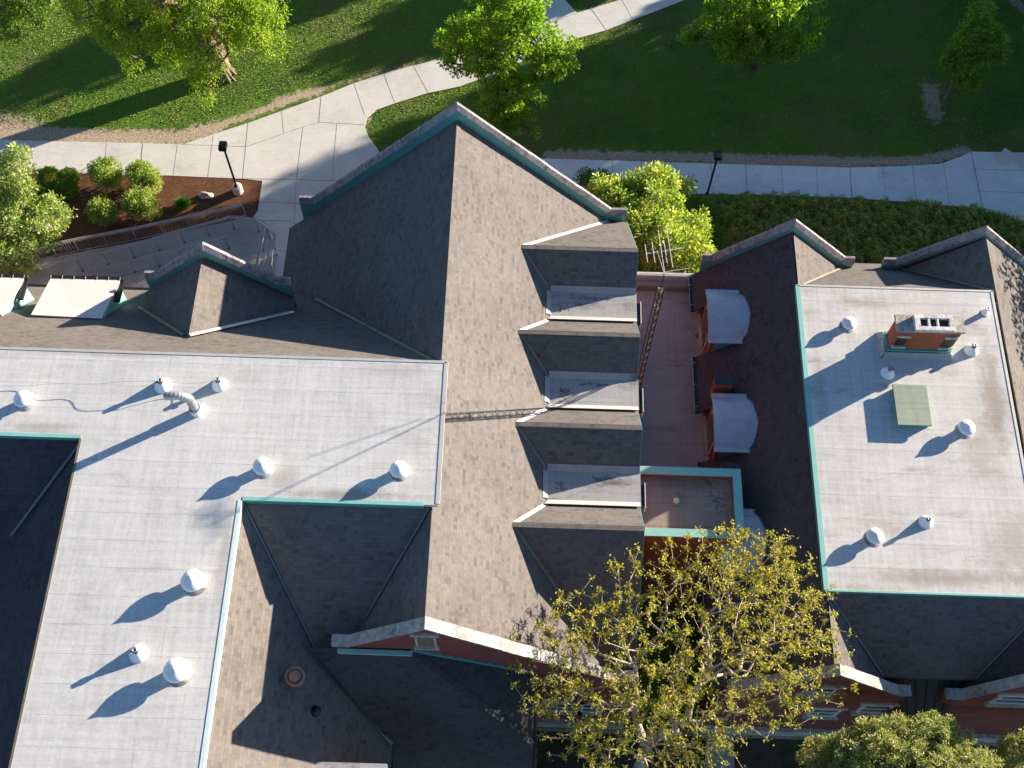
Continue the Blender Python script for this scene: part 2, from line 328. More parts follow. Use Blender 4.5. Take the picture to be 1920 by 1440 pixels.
# ------------------------------------------------------------------ CENTRAL HALL
RX,RZ=-2.81,14.6
hall=thing('gabled_hall','tall central brick hall with a steep shingled gable roof and four side dormers','building',(RX,21,0))
YN,YS=31.6,10.28; YSG=10.28; WF=YSG-.37
sE=lambda x:RZ-(x-RX); sW=lambda x:RZ+(x-RX)
r=roof([(RX,YS,RZ),(5.0,YS,sE(5.0)),(5.0,YN,sE(5.0)),(RX,YN,RZ)],'roof_slope',hall)
rw=MB(); rw.prism([(RX,20.1,RZ),(RX,YN,RZ),(-11.15,YN,sW(-11.15)),(-11.15,27.0,sW(-11.15)),(-9.72,27.0,sW(-9.72))])
rw.prism([(RX,14.42,RZ),(RX,YS,RZ),(-5.42,YS,12.0),(-5.42,10.5,12.0)])
rw.prism([(RX,14.42,RZ),(RX,20.1,RZ),(RX-.35,20.1,RZ-.3),(RX-.35,14.42,RZ-.3)])
rw.build('roof_slope','shingle',hall)
for a,b in ((10.4,14.35),(20.15,31.4)):
    capm=MB(); capm.prism([(RX-.16,a,RZ-.13),(RX,a,RZ+.03),(RX,b,RZ+.03),(RX-.16,b,RZ-.13)],(0,0,-.03)); capm.prism([(RX,a,RZ+.03),(RX+.16,a,RZ-.13),(RX+.16,b,RZ-.13),(RX,b,RZ+.03)],(0,0,-.03))
    capm.build('ridge_cap','shingle',hall)
gable(hall,31.88,(857,190),((590,367),(1146,389)),(.72,.72),roofz=RZ-.02,inner=-1)
gable(hall,YSG,(797,1155),((652,1190),(1152,1256)),(.55,.85),w=.42,inner=1,stone='coping_grey')
wb=MB(); wb.box(-10.7,4.85,WF+.05,31.4,0,6.2); wb.build('wall','brick',hall)
# east wall (jagged below the dormers)
dY=[27.32,23.20,19.07,14.92]; DX=.05; DZ=11.74; DE=4.97; SZ=10.45; DM=.95
h_=(DZ-SZ)/DM
prof=[(31.5,DZ-DM*(31.5-27.32))]
for i,y in enumerate(dY):
    prof.append((y,DZ))
    if i<3: prof+= [(y-h_,SZ),(dY[i+1]+h_,SZ)]
prof.append((10.3,DZ-.92*(14.92-10.3)))
MB().prism([(4.9,y,z-.16) for y,z in prof]+[(4.9,10.3,0),(4.9,31.5,0)],(-.25,0,0)).build('wall','brick',hall)
for i,y in enumerate(dY):
    d=part('dormer',hall,(DX,y,DZ))
    yn=31.55 if i==0 else y+h_; zn=DZ-DM*(yn-y)
    xn=RX+(RZ-zn)
    ys,m_=(10.27,.92) if i==3 else (y-h_,DM); zs=DZ-m_*(y-ys); xs=RX+(RZ-zs)
    m=MB(); m.prism([(DX-.02,y,DZ),(DE,y,DZ),(DE,yn,zn),(xn,yn,zn)]); m.prism([(DX-.02,y,DZ),(DE,y,DZ),(DE,ys,zs),(xs,ys,zs)]); m.build('roof_slope','shingle',d)
    xf=RX+(RZ-zn)
    strips('valley_flashing',d,'flash',[((DX+.02,y+.03,DZ-.02),(xf,yn,zn))],.15,.02,.035)
    strips('valley_flashing',d,'flash_old',[((DX+.05,y-.05,DZ-.04),(xs,ys,zs))],.10,.02,.03)
    capd=MB().beam((DX,y,DZ+.015),(DE+.02,y,DZ+.015),.2,.03); capd.build('ridge_cap','shingle',d)
    capd=strips('rake_trim',d,'teal',[((DE,y,DZ-.03),(DE,yn,zn-.03)),((DE,y,DZ-.03),(DE,ys,zs-.03))],.04,.12,-.04)
for i in range(3):
    y0,y1=dY[i+1]+h_,dY[i]-h_; xw=RX+(RZ-SZ)
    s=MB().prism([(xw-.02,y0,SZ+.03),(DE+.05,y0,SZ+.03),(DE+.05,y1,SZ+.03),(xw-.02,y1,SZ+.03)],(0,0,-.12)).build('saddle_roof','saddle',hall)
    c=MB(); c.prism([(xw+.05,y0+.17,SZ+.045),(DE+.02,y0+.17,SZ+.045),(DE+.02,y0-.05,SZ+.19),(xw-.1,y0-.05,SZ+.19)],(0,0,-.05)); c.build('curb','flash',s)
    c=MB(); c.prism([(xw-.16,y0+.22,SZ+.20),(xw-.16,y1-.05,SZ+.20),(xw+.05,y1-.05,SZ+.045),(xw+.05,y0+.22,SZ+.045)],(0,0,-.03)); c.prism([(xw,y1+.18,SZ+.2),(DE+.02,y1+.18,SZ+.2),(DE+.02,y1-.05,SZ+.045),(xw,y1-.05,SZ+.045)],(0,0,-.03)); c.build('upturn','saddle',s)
    c=MB(); c.box(DE+.03,DE+.2,y0+.05,y0+.95,SZ-.35,SZ-.0); c.build('scupper','black',s)
    c=MB(); c.box(DE+.2,DE+.24,y0-.05,y0+1.0,SZ-.4,SZ+.05); c.build('gutter_edge','flash',s)
# louvre in the south gable
lv=part('louvre',hall,(-2.8,9.9,13.6))
lx0,_,lz0=onplane(785,1208,(0,1,0),WF); lx1,_,lz1=onplane(812,1190,(0,1,0),WF)
MB().box(lx0,lx1,WF-.05,WF+.02,lz0,lz1).build('slats','flash_old',lv); MB().box(lx0-.2,lx1+.2,WF-.1,WF+.02,lz1,lz1+.16).build('lintel','limestone',lv); MB().box(lx0-.15,lx1+.15,WF-.16,WF+.02,lz0-.14,lz0).build('sill','limestone',lv)
MB().box(lx0-.08,lx0,WF-.07,WF+.02,lz0,lz1).build('jamb','limestone',lv); MB().box(lx1,lx1+.08,WF-.07,WF+.02,lz0,lz1).build('jamb','limestone',lv)
# south wall windows and plinth
wx,_,wz=onplane(1035,1335,(0,1,0),9.94); window(hall,wx,3.6,2.2,1.5,WF-.01)
window(hall,3.6,3.6,.9,1.5,WF-.01)
MB().box(1.0,5.2,WF-.2,WF,0,.9).build('plinth','limestone',hall)
# low pyramid-like roof south of the gable
FL=onplane(640,1219,(0,1,0),WF-.1); FR=onplane(770,1222,(0,1,0),WF-.1); FE=onplane(1000,1264,(0,1,0),WF-.05); CT=FL[2]-.12
cs=(CT-8.72)/(WF-7.3)
def cz(y): return CT-cs*(WF-y)
HX,HY=1.05,7.45
low=[(-6.95,WF,CT),(FR[0],WF,CT),(HX,HY,cz(HY)),(1.15,3.0,cz(3.0)),(-4.15,3.0,cz(3.0)),(-4.15,7.3,cz(7.3))]
roof(low,'roof_slope',hall,'shingle_shaded')
roof([(FR[0],WF,CT+.01),(HX,WF,FE[2]),(HX,HY,cz(HY)+.01)],'roof_slope',hall,'shingle_shaded')
strips('step_flashing',hall,'teal',[((FR[0],WF-.03,CT+.08),(HX,WF-.03,FE[2]+.1))],.05,.16,.02)
k_=12; m=MB()
for i in range(k_):
    f=i/k_; x_=FR[0]+(HX-FR[0])*f; z_=CT+.14+(FE[2]-CT)*f; m.box(x_,x_+.3,WF-.05-.002*(i%2),WF,z_-.16,z_+.02)
m.build('step_flashing','teal',hall)
MB().beam((FL[0]-.12,WF-.14,CT+.12),(FR[0]+.05,WF-.14,CT+.10),.15,.2).build('gutter','teal_pale',hall)
MB().tube((1.12,WF-.05,FE[2]-.12),(1.12,HY,cz(HY)-.1),.09).tube((1.12,HY,cz(HY)-.1),(1.25,3.0,cz(3)-.1),.07).build('gutter','black',hall)
MB().prism([(1.0,9.8,0),(1.0,9.8,8.6),(1.0,7.4,8.4),(1.0,3.2,3.3),(1.0,3.2,0)],(-5.0,0,0)).build('wall','brick',hall)
strips('hip_cap',hall,'shingle_shaded',[((FR[0],WF,CT+.02),(HX,HY,cz(HY)+.02))],.2,.03,.02)
# ------------------------------------------------------------------ WEST WING
ww=thing('west_wing','west wing with a large pale flat membrane roof ringed by shingled slopes','building',(-15,15,0))
DW=14.85
x0,x1,xs0=-34.0,-2.59,-9.48; xw0=-15.49; yN,yS1,yS2=20.07,14.42,16.58
deckpts=[(x0,yS2),(xw0,yS2),(xw0,-2),(xs0,-2),(xs0,yS1),(x1,yS1),(x1,yN),(x0,yN)]
MB().prism([(x,y,DW) for x,y in deckpts],(0,0,-.2)).build('flat_roof','deck',ww)
e=MB()
def edge(m,p,q,out,t=.05,hh=.24,ztop=DW+.015,lip=.09):
    (ax,ay),(bx,by)=p,q; ox,oy=out
    m.prism([(ax+ox*t,ay+oy*t,ztop),(bx+ox*t,by+oy*t,ztop),(bx-ox*lip,by-oy*lip,ztop),(ax-ox*lip,ay-oy*lip,ztop)],(0,0,-.03),1)
    m.prism([(ax+ox*t,ay+oy*t,ztop-.03),(bx+ox*t,by+oy*t,ztop-.03),(bx+ox*.004,by+oy*.004,ztop-.03),(ax+ox*.004,ay+oy*.004,ztop-.03)],(0,0,-hh),0)
edge(e,(x0,yS2),(xw0,yS2),(0,-1)); edge(e,(xs0+.06,yS1),(x1-.5,yS1),(0,-1)); 
e.build('deck_edge',['teal','teal_pale'],ww)
e=MB(); edge(e,(x1,yS1+.05),(x1,yN),(1,0),hh=.1); edge(e,(x0,yN),(x1,yN),(0,1),hh=.08,lip=.05); e.build('deck_edge',['flash','flash'],ww)
e=MB(); edge(e,(xs0,-2),(xs0,yS1-.05),(1,0)); e.build('deck_edge',['teal_sunlit','teal_sunlit'],ww)
e=MB(); edge(e,(xw0,-2),(xw0,yS2-.06),(-1,0),hh=.12,lip=.03); e.build('deck_edge',['flash_old','flash_old'],ww)
pS=lambda y:14.6-.65*(14.4-y)
roof([(-9.45,14.42,14.61),(-2.83,14.42,14.61),(-5.42,10.42,pS(10.42)),(-5.42,WF+.05,pS(WF+.05)),(-6.75,WF+.05,pS(WF+.05))],'roof_slope',ww,'shingle')
aZ=lambda x:14.66-1.13*(x+9.48)
roof([(-9.48,14.42,14.66),(-6.75,WF+.05,aZ(-6.75)),(-4.15,7.3,aZ(-4.15)),(-4.15,-2,aZ(-4.15)),(-9.48,-2,14.66)],'roof_slope',ww,'shingle_brown')
strips('valley_flashing',ww,'flash_dim',[((-9.45,14.4,14.65),(-6.80,9.95,11.70)),((-2.9,14.4,14.62),(-5.05,11.05,12.45))],.06,.02,.03)
strips('valley_flashing',ww,'flash_old',[((-6.85,10.0,11.75),(-4.17,7.32,8.75))],.12,.03,.04)
# west slope + south slope on the far left
wZ=lambda x:14.7+.93*(x+15.49)
pL=lambda y:14.66-.65*(16.56-y)
roof([(-15.47,16.56,14.68),(-18.6,12.6,pL(12.6)),(-18.6,-2,wZ(-18.6)),(-15.47,-2,14.68)],'roof_slope',ww,'shingle_shaded')
roof([(-15.47,16.56,14.66),(-34,16.56,14.66),(-34,12.6,pL(12.6)),(-18.6,12.6,pL(12.6))],'roof_slope',ww,'shingle_shaded')
strips('valley_flashing',ww,'flash_dim',[((-15.5,16.5,14.68),(-18.1,13.5,12.75))],.1,.02,.03)
lp=[at(0,1003,11.9),at(28,1006,11.9),at(4,1062,11.9),at(-40,1062,11.9),at(-40,1003,11.9)]
MB().prism(lp,(0,0,-.2)).build('lower_flat_roof','saddle',ww)
# north slope
nZ=lambda y:14.68-(y-20.07)
roof([(-34,20.07,14.68),(RX-.05,20.07,14.68),(-9.75,27.0,nZ(27)),(-34,27.0,nZ(27))],'roof_slope',ww,'shingle_brown')
MB().beam((-34,27.05,7.7),(-10.2,27.05,7.7),.14,.14).build('gutter','black',ww)
strips('valley_flashing',ww,'flash_old',[((RX-.3,20.3,14.4),(-9.0,26.35,8.47))],.14,.03,.05)
MB().box(-33.5,-9.9,4,26.6,0,7.3).build('wall','brick',ww)
MB().prism([(-33,26.55,7.3),(-33,20.2,14.3),(-33,16.4,14.3),(-33,13,12),(-33,4,7.3)],(.3,0,0)).build('wall','brick',ww)
# north-west gable
GX,GZ=-12.89,13.05
ng=part('gable_dormer',ww,(GX,25.9,GZ))
gz=lambda x:GZ-.93*abs(x-GX)
for sx in (-1,1):
    xe=GX+3.3*sx
    roof([(GX,20.07+14.68-GZ,GZ),(GX,25.45,GZ),(xe,25.45,gz(xe)),(xe,20.07+14.68-gz(xe),gz(xe))],'roof_slope',ng,'shingle_brown')
strips('valley_flashing',ng,'flash',[((GX+.05,20.07+14.68-GZ+.1,GZ+.03),(GX+3.3,20.07+14.68-gz(GX+3.3),gz(GX+3.3)+.03))],.13,.03,.05)
strips('valley_flashing',ng,'flash_old',[((GX-.25,20.07+14.68-gz(GX-.25),gz(GX-.25)+.03),(GX-3.3,20.07+14.68-gz(GX-3.3),gz(GX-3.3)+.03))],.13,.03,.05)
MB().box(GX-3.15,GX+3.15,23.6,25.5,5,9.85).build('wall','brick',ng)
gable(ng,25.72,(380,453),((290,508),(520,518)),(.42,.52),roofz=GZ-.05,inner=-1,zbot=5)
# shed dormers
for k,(pa,pb,pc,pd) in enumerate([((95,522),(225,525),(190,597),(58,590)),((-80,518),(45,521),(3,590),(-130,588))]):
    d=part('shed_dormer',ww,at(*pa,11.3)); zf=10.95; zb=11.45
    A=at(*pa,zf);B=at(*pb,zf);Cc=at(*pc,zb);D=at(*pd,zb)
    MB().prism([A,B,Cc,D],(0,0,-.12)).build('flat_roof','sheet_pale',d)
    MB().prism([(B[0]-.1,B[1]-.1,zf-.13),(Cc[0]-.06,Cc[1],zb-.13),(Cc[0]-.06,Cc[1],zb-.6),(B[0]-.1,B[1]-.1,8.2)],(-.1,0,0)).build('cheek','teal_pale',d)
    MB().prism([(A[0]+.1,A[1]-.1,zf-.13),(D[0]+.06,D[1],zb-.13),(D[0]+.06,D[1],zb-.6),(A[0]+.1,A[1]-.1,8.2)],(.1,0,0)).build('cheek','teal',d)
    MB().box(A[0]+.3,B[0]-.45,A[1]-.4,A[1]-.25,7.6,zf-.13).build('front_wall','brick',d)
    m=MB(); m.beam((A[0]-.05,A[1]+.08,zf-.05),(B[0]+.1,B[1]+.08,zf-.05),.16,.12)
    for t in range(7):
        f=t/6; m.beam((A[0]+(B[0]-A[0])*f,A[1]+.0,zf+.02),(A[0]+(B[0]-A[0])*f,A[1]+.15,zf+.02),.012,.015,mi=1)
    m.build('gutter',['black','flash'],d)
    MB().beam((B[0]+.05,B[1]+.05,zf-.12),(B[0]+.02,B[1]-1.0,zf-.1),.22,.14).build('gutter','black',d)
tp=at(655,1434,11.3); 
d=part('shed_dormer',ww,tp); q=[at(587,1428,11.3),at(725,1432,11.3),at(735,1500,11.3),at(580,1500,11.3)]
MB().prism(q,(0,0,-.15)).build('flat_roof','saddle',d); MB().prism([(a[0]*.998,a[1]-.1,11.1) for a in q],(0,0,-2.6)).build('wall','brick',d)
# ------------------------------------------------------------------ EAST WING
ew=thing('east_wing','east wing with twin stone-capped gables around a weathered pale flat roof','building',(16,20,0))
EZ=10.4; RE=12.02; R2=20.6; RH=10.2; em=.96
eW=lambda x:RH-em*(RE-x); eE=lambda x:RH-em*(x-RE-.08); 
MB().prism([(11.93,13.2,EZ),(20.32,13.2,EZ),(20.32,26.68,EZ),(11.93,26.68,EZ)],(0,0,-.18)).build('flat_roof','deck_dirty',ew)
e=MB(); edge(e,(11.93,13.2),(11.93,26.68),(-1,0),ztop=EZ+.015,lip=.14); edge(e,(11.99,13.2),(20.32,13.2),(0,-1),ztop=EZ+.015,lip=.02); e.build('deck_edge',['teal','teal_pale'],ew)
e=MB(); edge(e,(20.32,13.2),(20.32,26.68),(1,0),ztop=EZ+.015,hh=.1,lip=.06); edge(e,(11.93,26.68),(20.32,26.68),(0,1),ztop=EZ+.015,hh=.08,lip=.04); e.build('deck_edge',['flash','flash'],ew)
# west slope with notches at the wall dormers
ex=8.12; dd=[(24.95,27.70),(19.72,22.47),(14.46,17.2)]
def strip_y(a,b,xw): return [(xw,a,eW(xw)),(RE,a,RH),(RE,b,RH),(xw,b,eW(xw))]
m=MB(); m.prism([(ex,27.58,eW(ex)),(8.75,27.58,eW(8.75)),(8.75,25.15,eW(8.75)),(ex,25.15,eW(ex)),(ex,22.35,eW(ex)),(8.75,22.35,eW(8.75)),(8.75,19.95,eW(8.75)),(ex,19.95,eW(ex)),(ex,10.25,eW(ex)),(RE,10.25,RH),(RE,29.56,RH),(ex,29.56,eW(ex))])
m.build('roof_slope','shingle_shaded',ew)
for (a,b) in ((27.58,29.4),(22.35,25.15),(10.6,19.95)):
    g=MB(); g.beam((ex-.07,a,eW(ex)-.05),(ex-.07,b,eW(ex)-.05),.14,.13); g.beam((ex-.15,a,eW(ex)+.02),(ex-.15,b,eW(ex)+.02),.02,.03,mi=1)
    y=a+.3
    while y<b: g.beam((ex-.15,y,eW(ex)+.03),(ex-.0,y,eW(ex)+.03),.02,.02,mi=1); y+=1.1
    g.build('gutter',['black','teal_pale'],ew)
roof([(RE+.05,26.7,RH),(RE+.05,29.56,RH),(15.05,29.56,RH-2.9)],'roof_slope',ew,'shingle')
n2=lambda y:RH-em*(y-26.68)
roof([(RE+.05,26.68,RH),(R2,26.68,RH),(17.02,30.35,n2(30.35)),(15.7,30.35,n2(30.35))],'roof_slope',ew,'shingle')
roof([(R2,26.7,RH),(R2,29.56,RH),(17.6,29.56,RH-2.9)],'roof_slope',ew,'shingle')
s3=lambda y:RH-.85*(13.2-y)
roof([(RE+.05,13.2,RH),(R2,13.2,RH),(18.1,10.55,s3(10.55)),(14.5,10.55,s3(10.55))],'roof_slope',ew,'shingle')
roof([(RE+.05,13.2,RH),(RE+.05,10.4,RH),(15.0,10.4,RH-.96*2.93),(14.5,10.55,s3(10.55))],'roof_slope',ew,'shingle')
roof([(R2,13.2,RH),(R2,10.4,RH),(17.6,10.4,RH-.96*3.0),(18.1,10.55,s3(10.55))],'roof_slope',ew,'shingle_shaded')
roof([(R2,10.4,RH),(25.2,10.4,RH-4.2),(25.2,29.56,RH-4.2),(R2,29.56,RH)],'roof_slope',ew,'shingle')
strips('valley_flashing',ew,'flash_old',[((R2-.1,26.8,RH),(17.6,29.75,n2(29.75)+.02)),((RE+.3,26.95,RH-.2),(15.0,29.56,n2(29.56)+.02))],.1,.02,.05)
strips('valley_flashing',ew,'flash_dim',[((R2-.1,13.1,RH-.05),(18.1,10.6,s3(10.6)+.03)),((RE+.2,13.0,RH-.15),(14.5,10.6,s3(10.6)+.03))],.07,.02,.04)
gable(ew,29.84,(1492,409),((1338,475),(1585,480)),(.5,.42),roofz=RH-.03,inner=-1)
gable(ew,29.88,(1850,422),((1682,483),None),(.6,.5),roofz=RH-.03,inner=-1)
gable(ew,10.25,(1574,1244),(None,(1682,1283)),(.5,.5),w=.42,inner=1,stone='coping_grey')
gable(ew,10.25,(1990,1246),((1805,1290),None),(.65,.5),w=.42,inner=1,stone='coping_grey')
MB().box(8.62,24.8,9.86,29.35,0,6.1).build('wall','brick',ew)
MB().box(8.6,25.0,9.66,9.84,0,1.0).build('plinth','limestone',ew)
for px_,py_ in ((1535,1296),(1640,1328),(1906,1311),(1545,1335)):
    X,_,Z=onplane(px_,py_,(0,1,0),9.84); window(ew,X,Z,1.15 if px_!=1906 else 1.6,1.3,9.84)
# porch roof in the slot between the two south gables
pr=part('porch_roof',ew,(16.4,10,6)); zt=7.85
b0=onplane(1703,1345,(0,-1.4,1),zt-1.4*10.6); b1=onplane(1762,1345,(0,-1.4,1),zt-1.4*10.6)
MB().prism([(15.0,10.6,zt),(17.7,10.6,zt),(b1[0]+.1,b1[1],b1[2]),(b0[0]-.1,b0[1],b0[2])],(0,0,-.1)).build('metal_roof','seam_roof',pr)
m=MB()
for i in range(5):
    f=i/4; p=(15.35+f*1.9,10.6,zt+.03); q=(b0[0]+(b1[0]-b0[0])*f,b0[1],b0[2]+.03); m.beam(p,q,.03,.05)
m.build('seam','black',pr)
MB().box(15.3,17.4,9.0,10.5,0,b0[2]-.3).build('wall','brick',ew)
# eyebrow wall dormers with sheet-metal roofs
def eyebrow(y0,y1):
    d=part('wall_dormer',ew,(8.6,(y0+y1)/2,7)); n=28; zb=8.2; rise=.34; xf=8.42
    def sec(t):
        s=abs(t-.5)*2
        if s>.8: return zb
        u=s/.8; return zb+rise*math.sqrt(max(0,1-u**2.2))*(1-.25*u) if u<.999 else zb
    top=[];
    m=MB(); k=0
    for i in range(n):
        ta,tb=i/n,(i+1)/n; ya,yb=y0+(y1-y0)*ta,y0+(y1-y0)*tb; za,zb_=sec(ta),sec(tb)
        xa=RE-(RH-za)/em; xb=RE-(RH-zb_)/em
        m.prism([(xf,ya,za),(xa,ya,za+.012),(xb,yb,zb_+.012),(xf,yb,zb_)],(0,0,-.06))
    m.build('metal_roof','eyebrow',d)
    m=MB()
    for i in range(n):
        ta,tb=i/n,(i+1)/n; ya,yb=y0+(y1-y0)*ta,y0+(y1-y0)*tb; za,zb_=sec(ta),sec(tb)
        m.beam((RE-(RH-za)/em-.02,ya-.01,za+.03),(RE-(RH-zb_)/em-.02,yb+.01,zb_+.03),.05,.03)
    m.build('roof_edge','coping',d)
    pts=[(8.58,y0+.18+(y1-y0-.36)*i/n,sec((.18+(y1-y0-.36)*i/n)/(y1-y0))-.07) for i in range(n+1)]
    MB().prism(pts+[(8.58,y1-.18,5.6),(8.58,y0+.18,5.6)],(.2,0,0)).build('front_wall','brick_orange',d)
    MB().prism([(8.75,y0+.15,8.1),(9.75,y0+.15,8.12),(8.75,y0+.15,7.1)],(0,.06,0)).build('cheek','teal',d); MB().prism([(8.75,y1-.15,8.1),(9.75,y1-.15,8.12),(8.75,y1-.15,7.1)],(0,-.06,0)).build('cheek','teal',d)
    c=(y0+y1)/2; MB().box(8.5,8.57,c-.75,c+.75,6.3,7.9).build('frame','limestone',d); MB().box(8.47,8.52,c-.62,c+.62,6.4,7.8).build('pane','glass',d)
    MB().box(8.42,8.58,y0,y1,5.72,5.95).build('sill_band','limestone',d)
for a,b in dd: eyebrow(a,b)
# two small brick stacks on the west slope
for (pxa,pya,pxb,pyb) in ((1340,702,1377,721),(1352,867,1388,880)):
    A=at(pxa,pya,8.6);B=at(pxb,pyb,8.6); s=part('brick_stack',ew,(A[0],B[1],8)); zz=8.6
    MB().box(A[0]+.03,B[0]-.03,B[1]+.02,A[1]-.02,6.8,zz-.05).build('shaft','brick_orange',s); MB().box(A[0],B[0],B[1],A[1],zz-.05,zz).build('cap','seam_roof',s)
# chimney
ch=part('chimney',ew,(16.7,23.8,EZ))
MB().prism([(15.32,23.42,EZ+.42),(17.98,23.42,EZ+.42),(17.98,24.3,EZ+.42),(15.32,24.3,EZ+.42)],(0,0,-.40)).build('base_flashing','teal',ch)
m=MB(); 
for a,b,c_,d_ in (((15.28,23.38),(18.02,23.38),(18.1,23.2),(15.2,23.2)),((15.28,24.34),(15.28,23.38),(15.1,23.2),(15.1,24.45))):
    m.prism([(*a,EZ+.3),(*b,EZ+.3),(*c_,EZ+.01),(*d_,EZ+.01)],(0,0,-.02))
m.build('upturn','saddle',ch)
MB().box(15.40,17.93,23.5,24.2,EZ+.4,EZ+1.78).build('brick_shaft','brick_orange',ch)
MB().box(15.28,18.06,23.49,24.27,EZ+1.78,EZ+1.9).build('stone_cap','stonecap',ch,bevel=.02)
m=MB(); X0,X1,Y0,Y1,z0,z1=16.0,17.56,23.47,24.2,EZ+1.90,EZ+2.08
m.box(X0,X1,Y0,Y0+.17,z0,z1).box(X0,X1,Y1-.17,Y1,z0,z1).box(X0,X0+.22,Y0+.17,Y1-.17,z0,z1).box(X1-.16,X1,Y0+.17,Y1-.17,z0,z1).box(X0+.54,X0+.62,Y0+.17,Y1-.17,z0,z1-.01).box(X0+.90,X0+.97,Y0+.17,Y1-.17,z0,z1-.01)
m.build('flue_crown','crown_stone',ch); MB().box(X0+.22,X1-.16,Y0+.17,Y1-.17,z0,z0+.03).build('flue','black',ch)
for cx in (15.70,17.62):
    MB().box(cx-.17,cx+.17,23.44,23.51,EZ+.78,EZ+1.4).build('vent_slot','black',ch); MB().box(cx-.28,cx+.28,23.36,23.5,EZ+.66,EZ+.76).build('vent_sill','limestone',ch); MB().box(cx-.26,cx+.26,23.42,23.5,EZ+1.42,EZ+1.56).build('vent_lintel','stonecap',ch)
# ------------------------------------------------------------------ LINK: low brown roof + box
lk=thing('link_building','low link building with a stained brown flat roof between the wings','building',(6.8,24,0))
BZ=5.7
MB().prism([(4.95,18.3,BZ),(8.6,18.3,BZ),(8.6,29.4,BZ),(4.95,29.4,BZ)],(0,0,-.2)).build('flat_roof','brownroof',lk)
m=MB(); m.prism([(4.95,29.15,6.05),(8.6,29.15,6.05),(8.6,29.45,6.35),(4.95,29.45,6.35)],(0,0,-.3)); m.tube((4.95,29.5,6.22),(8.6,29.5,6.22),.24,n=14); m.build('parapet','brownroof',lk)
MB().beam((4.95,29.1,BZ+.05),(8.6,29.1,BZ+.05),.1,.06).build('flashing_strip','flash_old',lk)
MB().box(4.95,8.6,18.4,29.3,0,BZ-.2).build('wall','brick',lk)
MB().box(8.45,8.6,18.3,29.1,BZ,BZ+.12).build('kerb','flash_old',lk)
bt=thing('stair_tower','small brick stair tower with teal-capped parapet around a leafy brown roof','building',(7,17,0))
tz=9.35; bx0,bx1,by0,by1=5.0,9.24,15.5,18.48
MB().box(bx0+.05,bx1-.06,by0+.06,by1-.06,0,tz-.42).build('wall','brick_orange',bt)
m=MB(); pw=.3
m.box(bx0+.05,bx1-.06,by0+.06,by0+pw,tz-.42,tz-.08).box(bx0+.05,bx1-.06,by1-pw,by1-.06,tz-.42,tz-.08).box(bx1-pw,bx1-.06,by0+pw,by1-pw,tz-.42,tz-.08); m.build('parapet','brick_orange',bt)
m=MB(); w_=.34
def mitre(a,b,c_,d_): m.prism([(*a,tz),(*b,tz),(*c_,tz),(*d_,tz)],(0,0,-.08))
mitre((bx0,by0),(bx1,by0),(bx1-w_,by0+w_),(bx0,by0+w_)); mitre((bx1,by0),(bx1,by1),(bx1-w_,by1-w_),(bx1-w_,by0+w_)); mitre((bx1,by1),(bx0,by1),(bx0,by1-w_),(bx1-w_,by1-w_))
m.build('parapet_cap','teal_pale',bt)
MB().prism([(bx0,by0+pw,tz-.38),(bx1-pw,by0+pw,tz-.38),(bx1-pw,by1-pw,tz-.38),(bx0,by1-pw,tz-.38)],(0,0,-.03)).build('flat_roof','towerroof',bt)
# ------------------------------------------------------------------ roof vents and pipes
def dome_vent():
    t=thing('roof_vent','x','vent')
    MB().lathe([(.44,0),(.40,.015),(.28,.07)],n=36).build('base_flashing','saddle',t,True)
    MB().lathe([(.25,.03),(.24,.40)]).build('neck','white',t,True)
    MB().lathe([(.24,.31),(.38,.31),(.40,.335),(.405,.37),(.385,.42),(.32,.48),(.21,.54),(.10,.59),(.035,.645),(0,.67)],n=40).build('cap','white',t,True)
    return t
dv=dome_vent(); first=True
# (x, y of cap centre, height of the deck, diameter scale, label)
dlist=[(43,748,DW,.84,'white conical roof vent near the left edge of the pale flat roof'),
(492,874,DW,.84,'white conical vent just north of the inner corner of the pale flat roof'),
(748,880,DW,.80,'white conical roof vent nearest the white deck edge beside the central shingled slope'),
(361,1089,DW,1.0,'large white conical vent midway down the south arm of the west flat roof'),
(330,1257,DW,1.06,'largest white conical roof vent, southernmost on the west flat roof'),
(1592,606,EZ,.78,'white domed roof vent west of the brick chimney on the east roof'),
(1813,802,EZ,.84,'white domed roof vent southeast of the green hatch'),
(1641,1005,EZ,.84,'white domed roof vent in the southwest part of the east roof')]
for px_,py_,z,s_,lab in dlist:
    o=dv if first else copytree(dv); first=False; s_*=random.uniform(.97,1.03)
    x,y,_=at(px_,py_,z+.35*s_); o.location=(x,y,z+.005); o.scale=(s_,)*3
    o.rotation_euler=(0,0,random.uniform(0,6)); tag(o,lab,'roof vent','white capped vents on the flat roofs')
def small_vent():
    t=thing('plumbing_vent','x','vent pipe')
    MB().lathe([(.34,0),(.30,.05),(.17,.24),(.10,.33)],n=32).build('skirt','white',t,True)
    MB().lathe([(.085,.28),(.085,.52),(.05,.52),(.05,.30)],n=20).build('pipe','galv',t,True)
    m=MB(); m.lathe([(.095,.40),(.11,.42),(.11,.46),(.095,.48)],n=20); m.box(.09,.17,-.02,.02,.42,.47); m.build('clamp','black',t,True)
    return t
sv=small_vent(); first=True
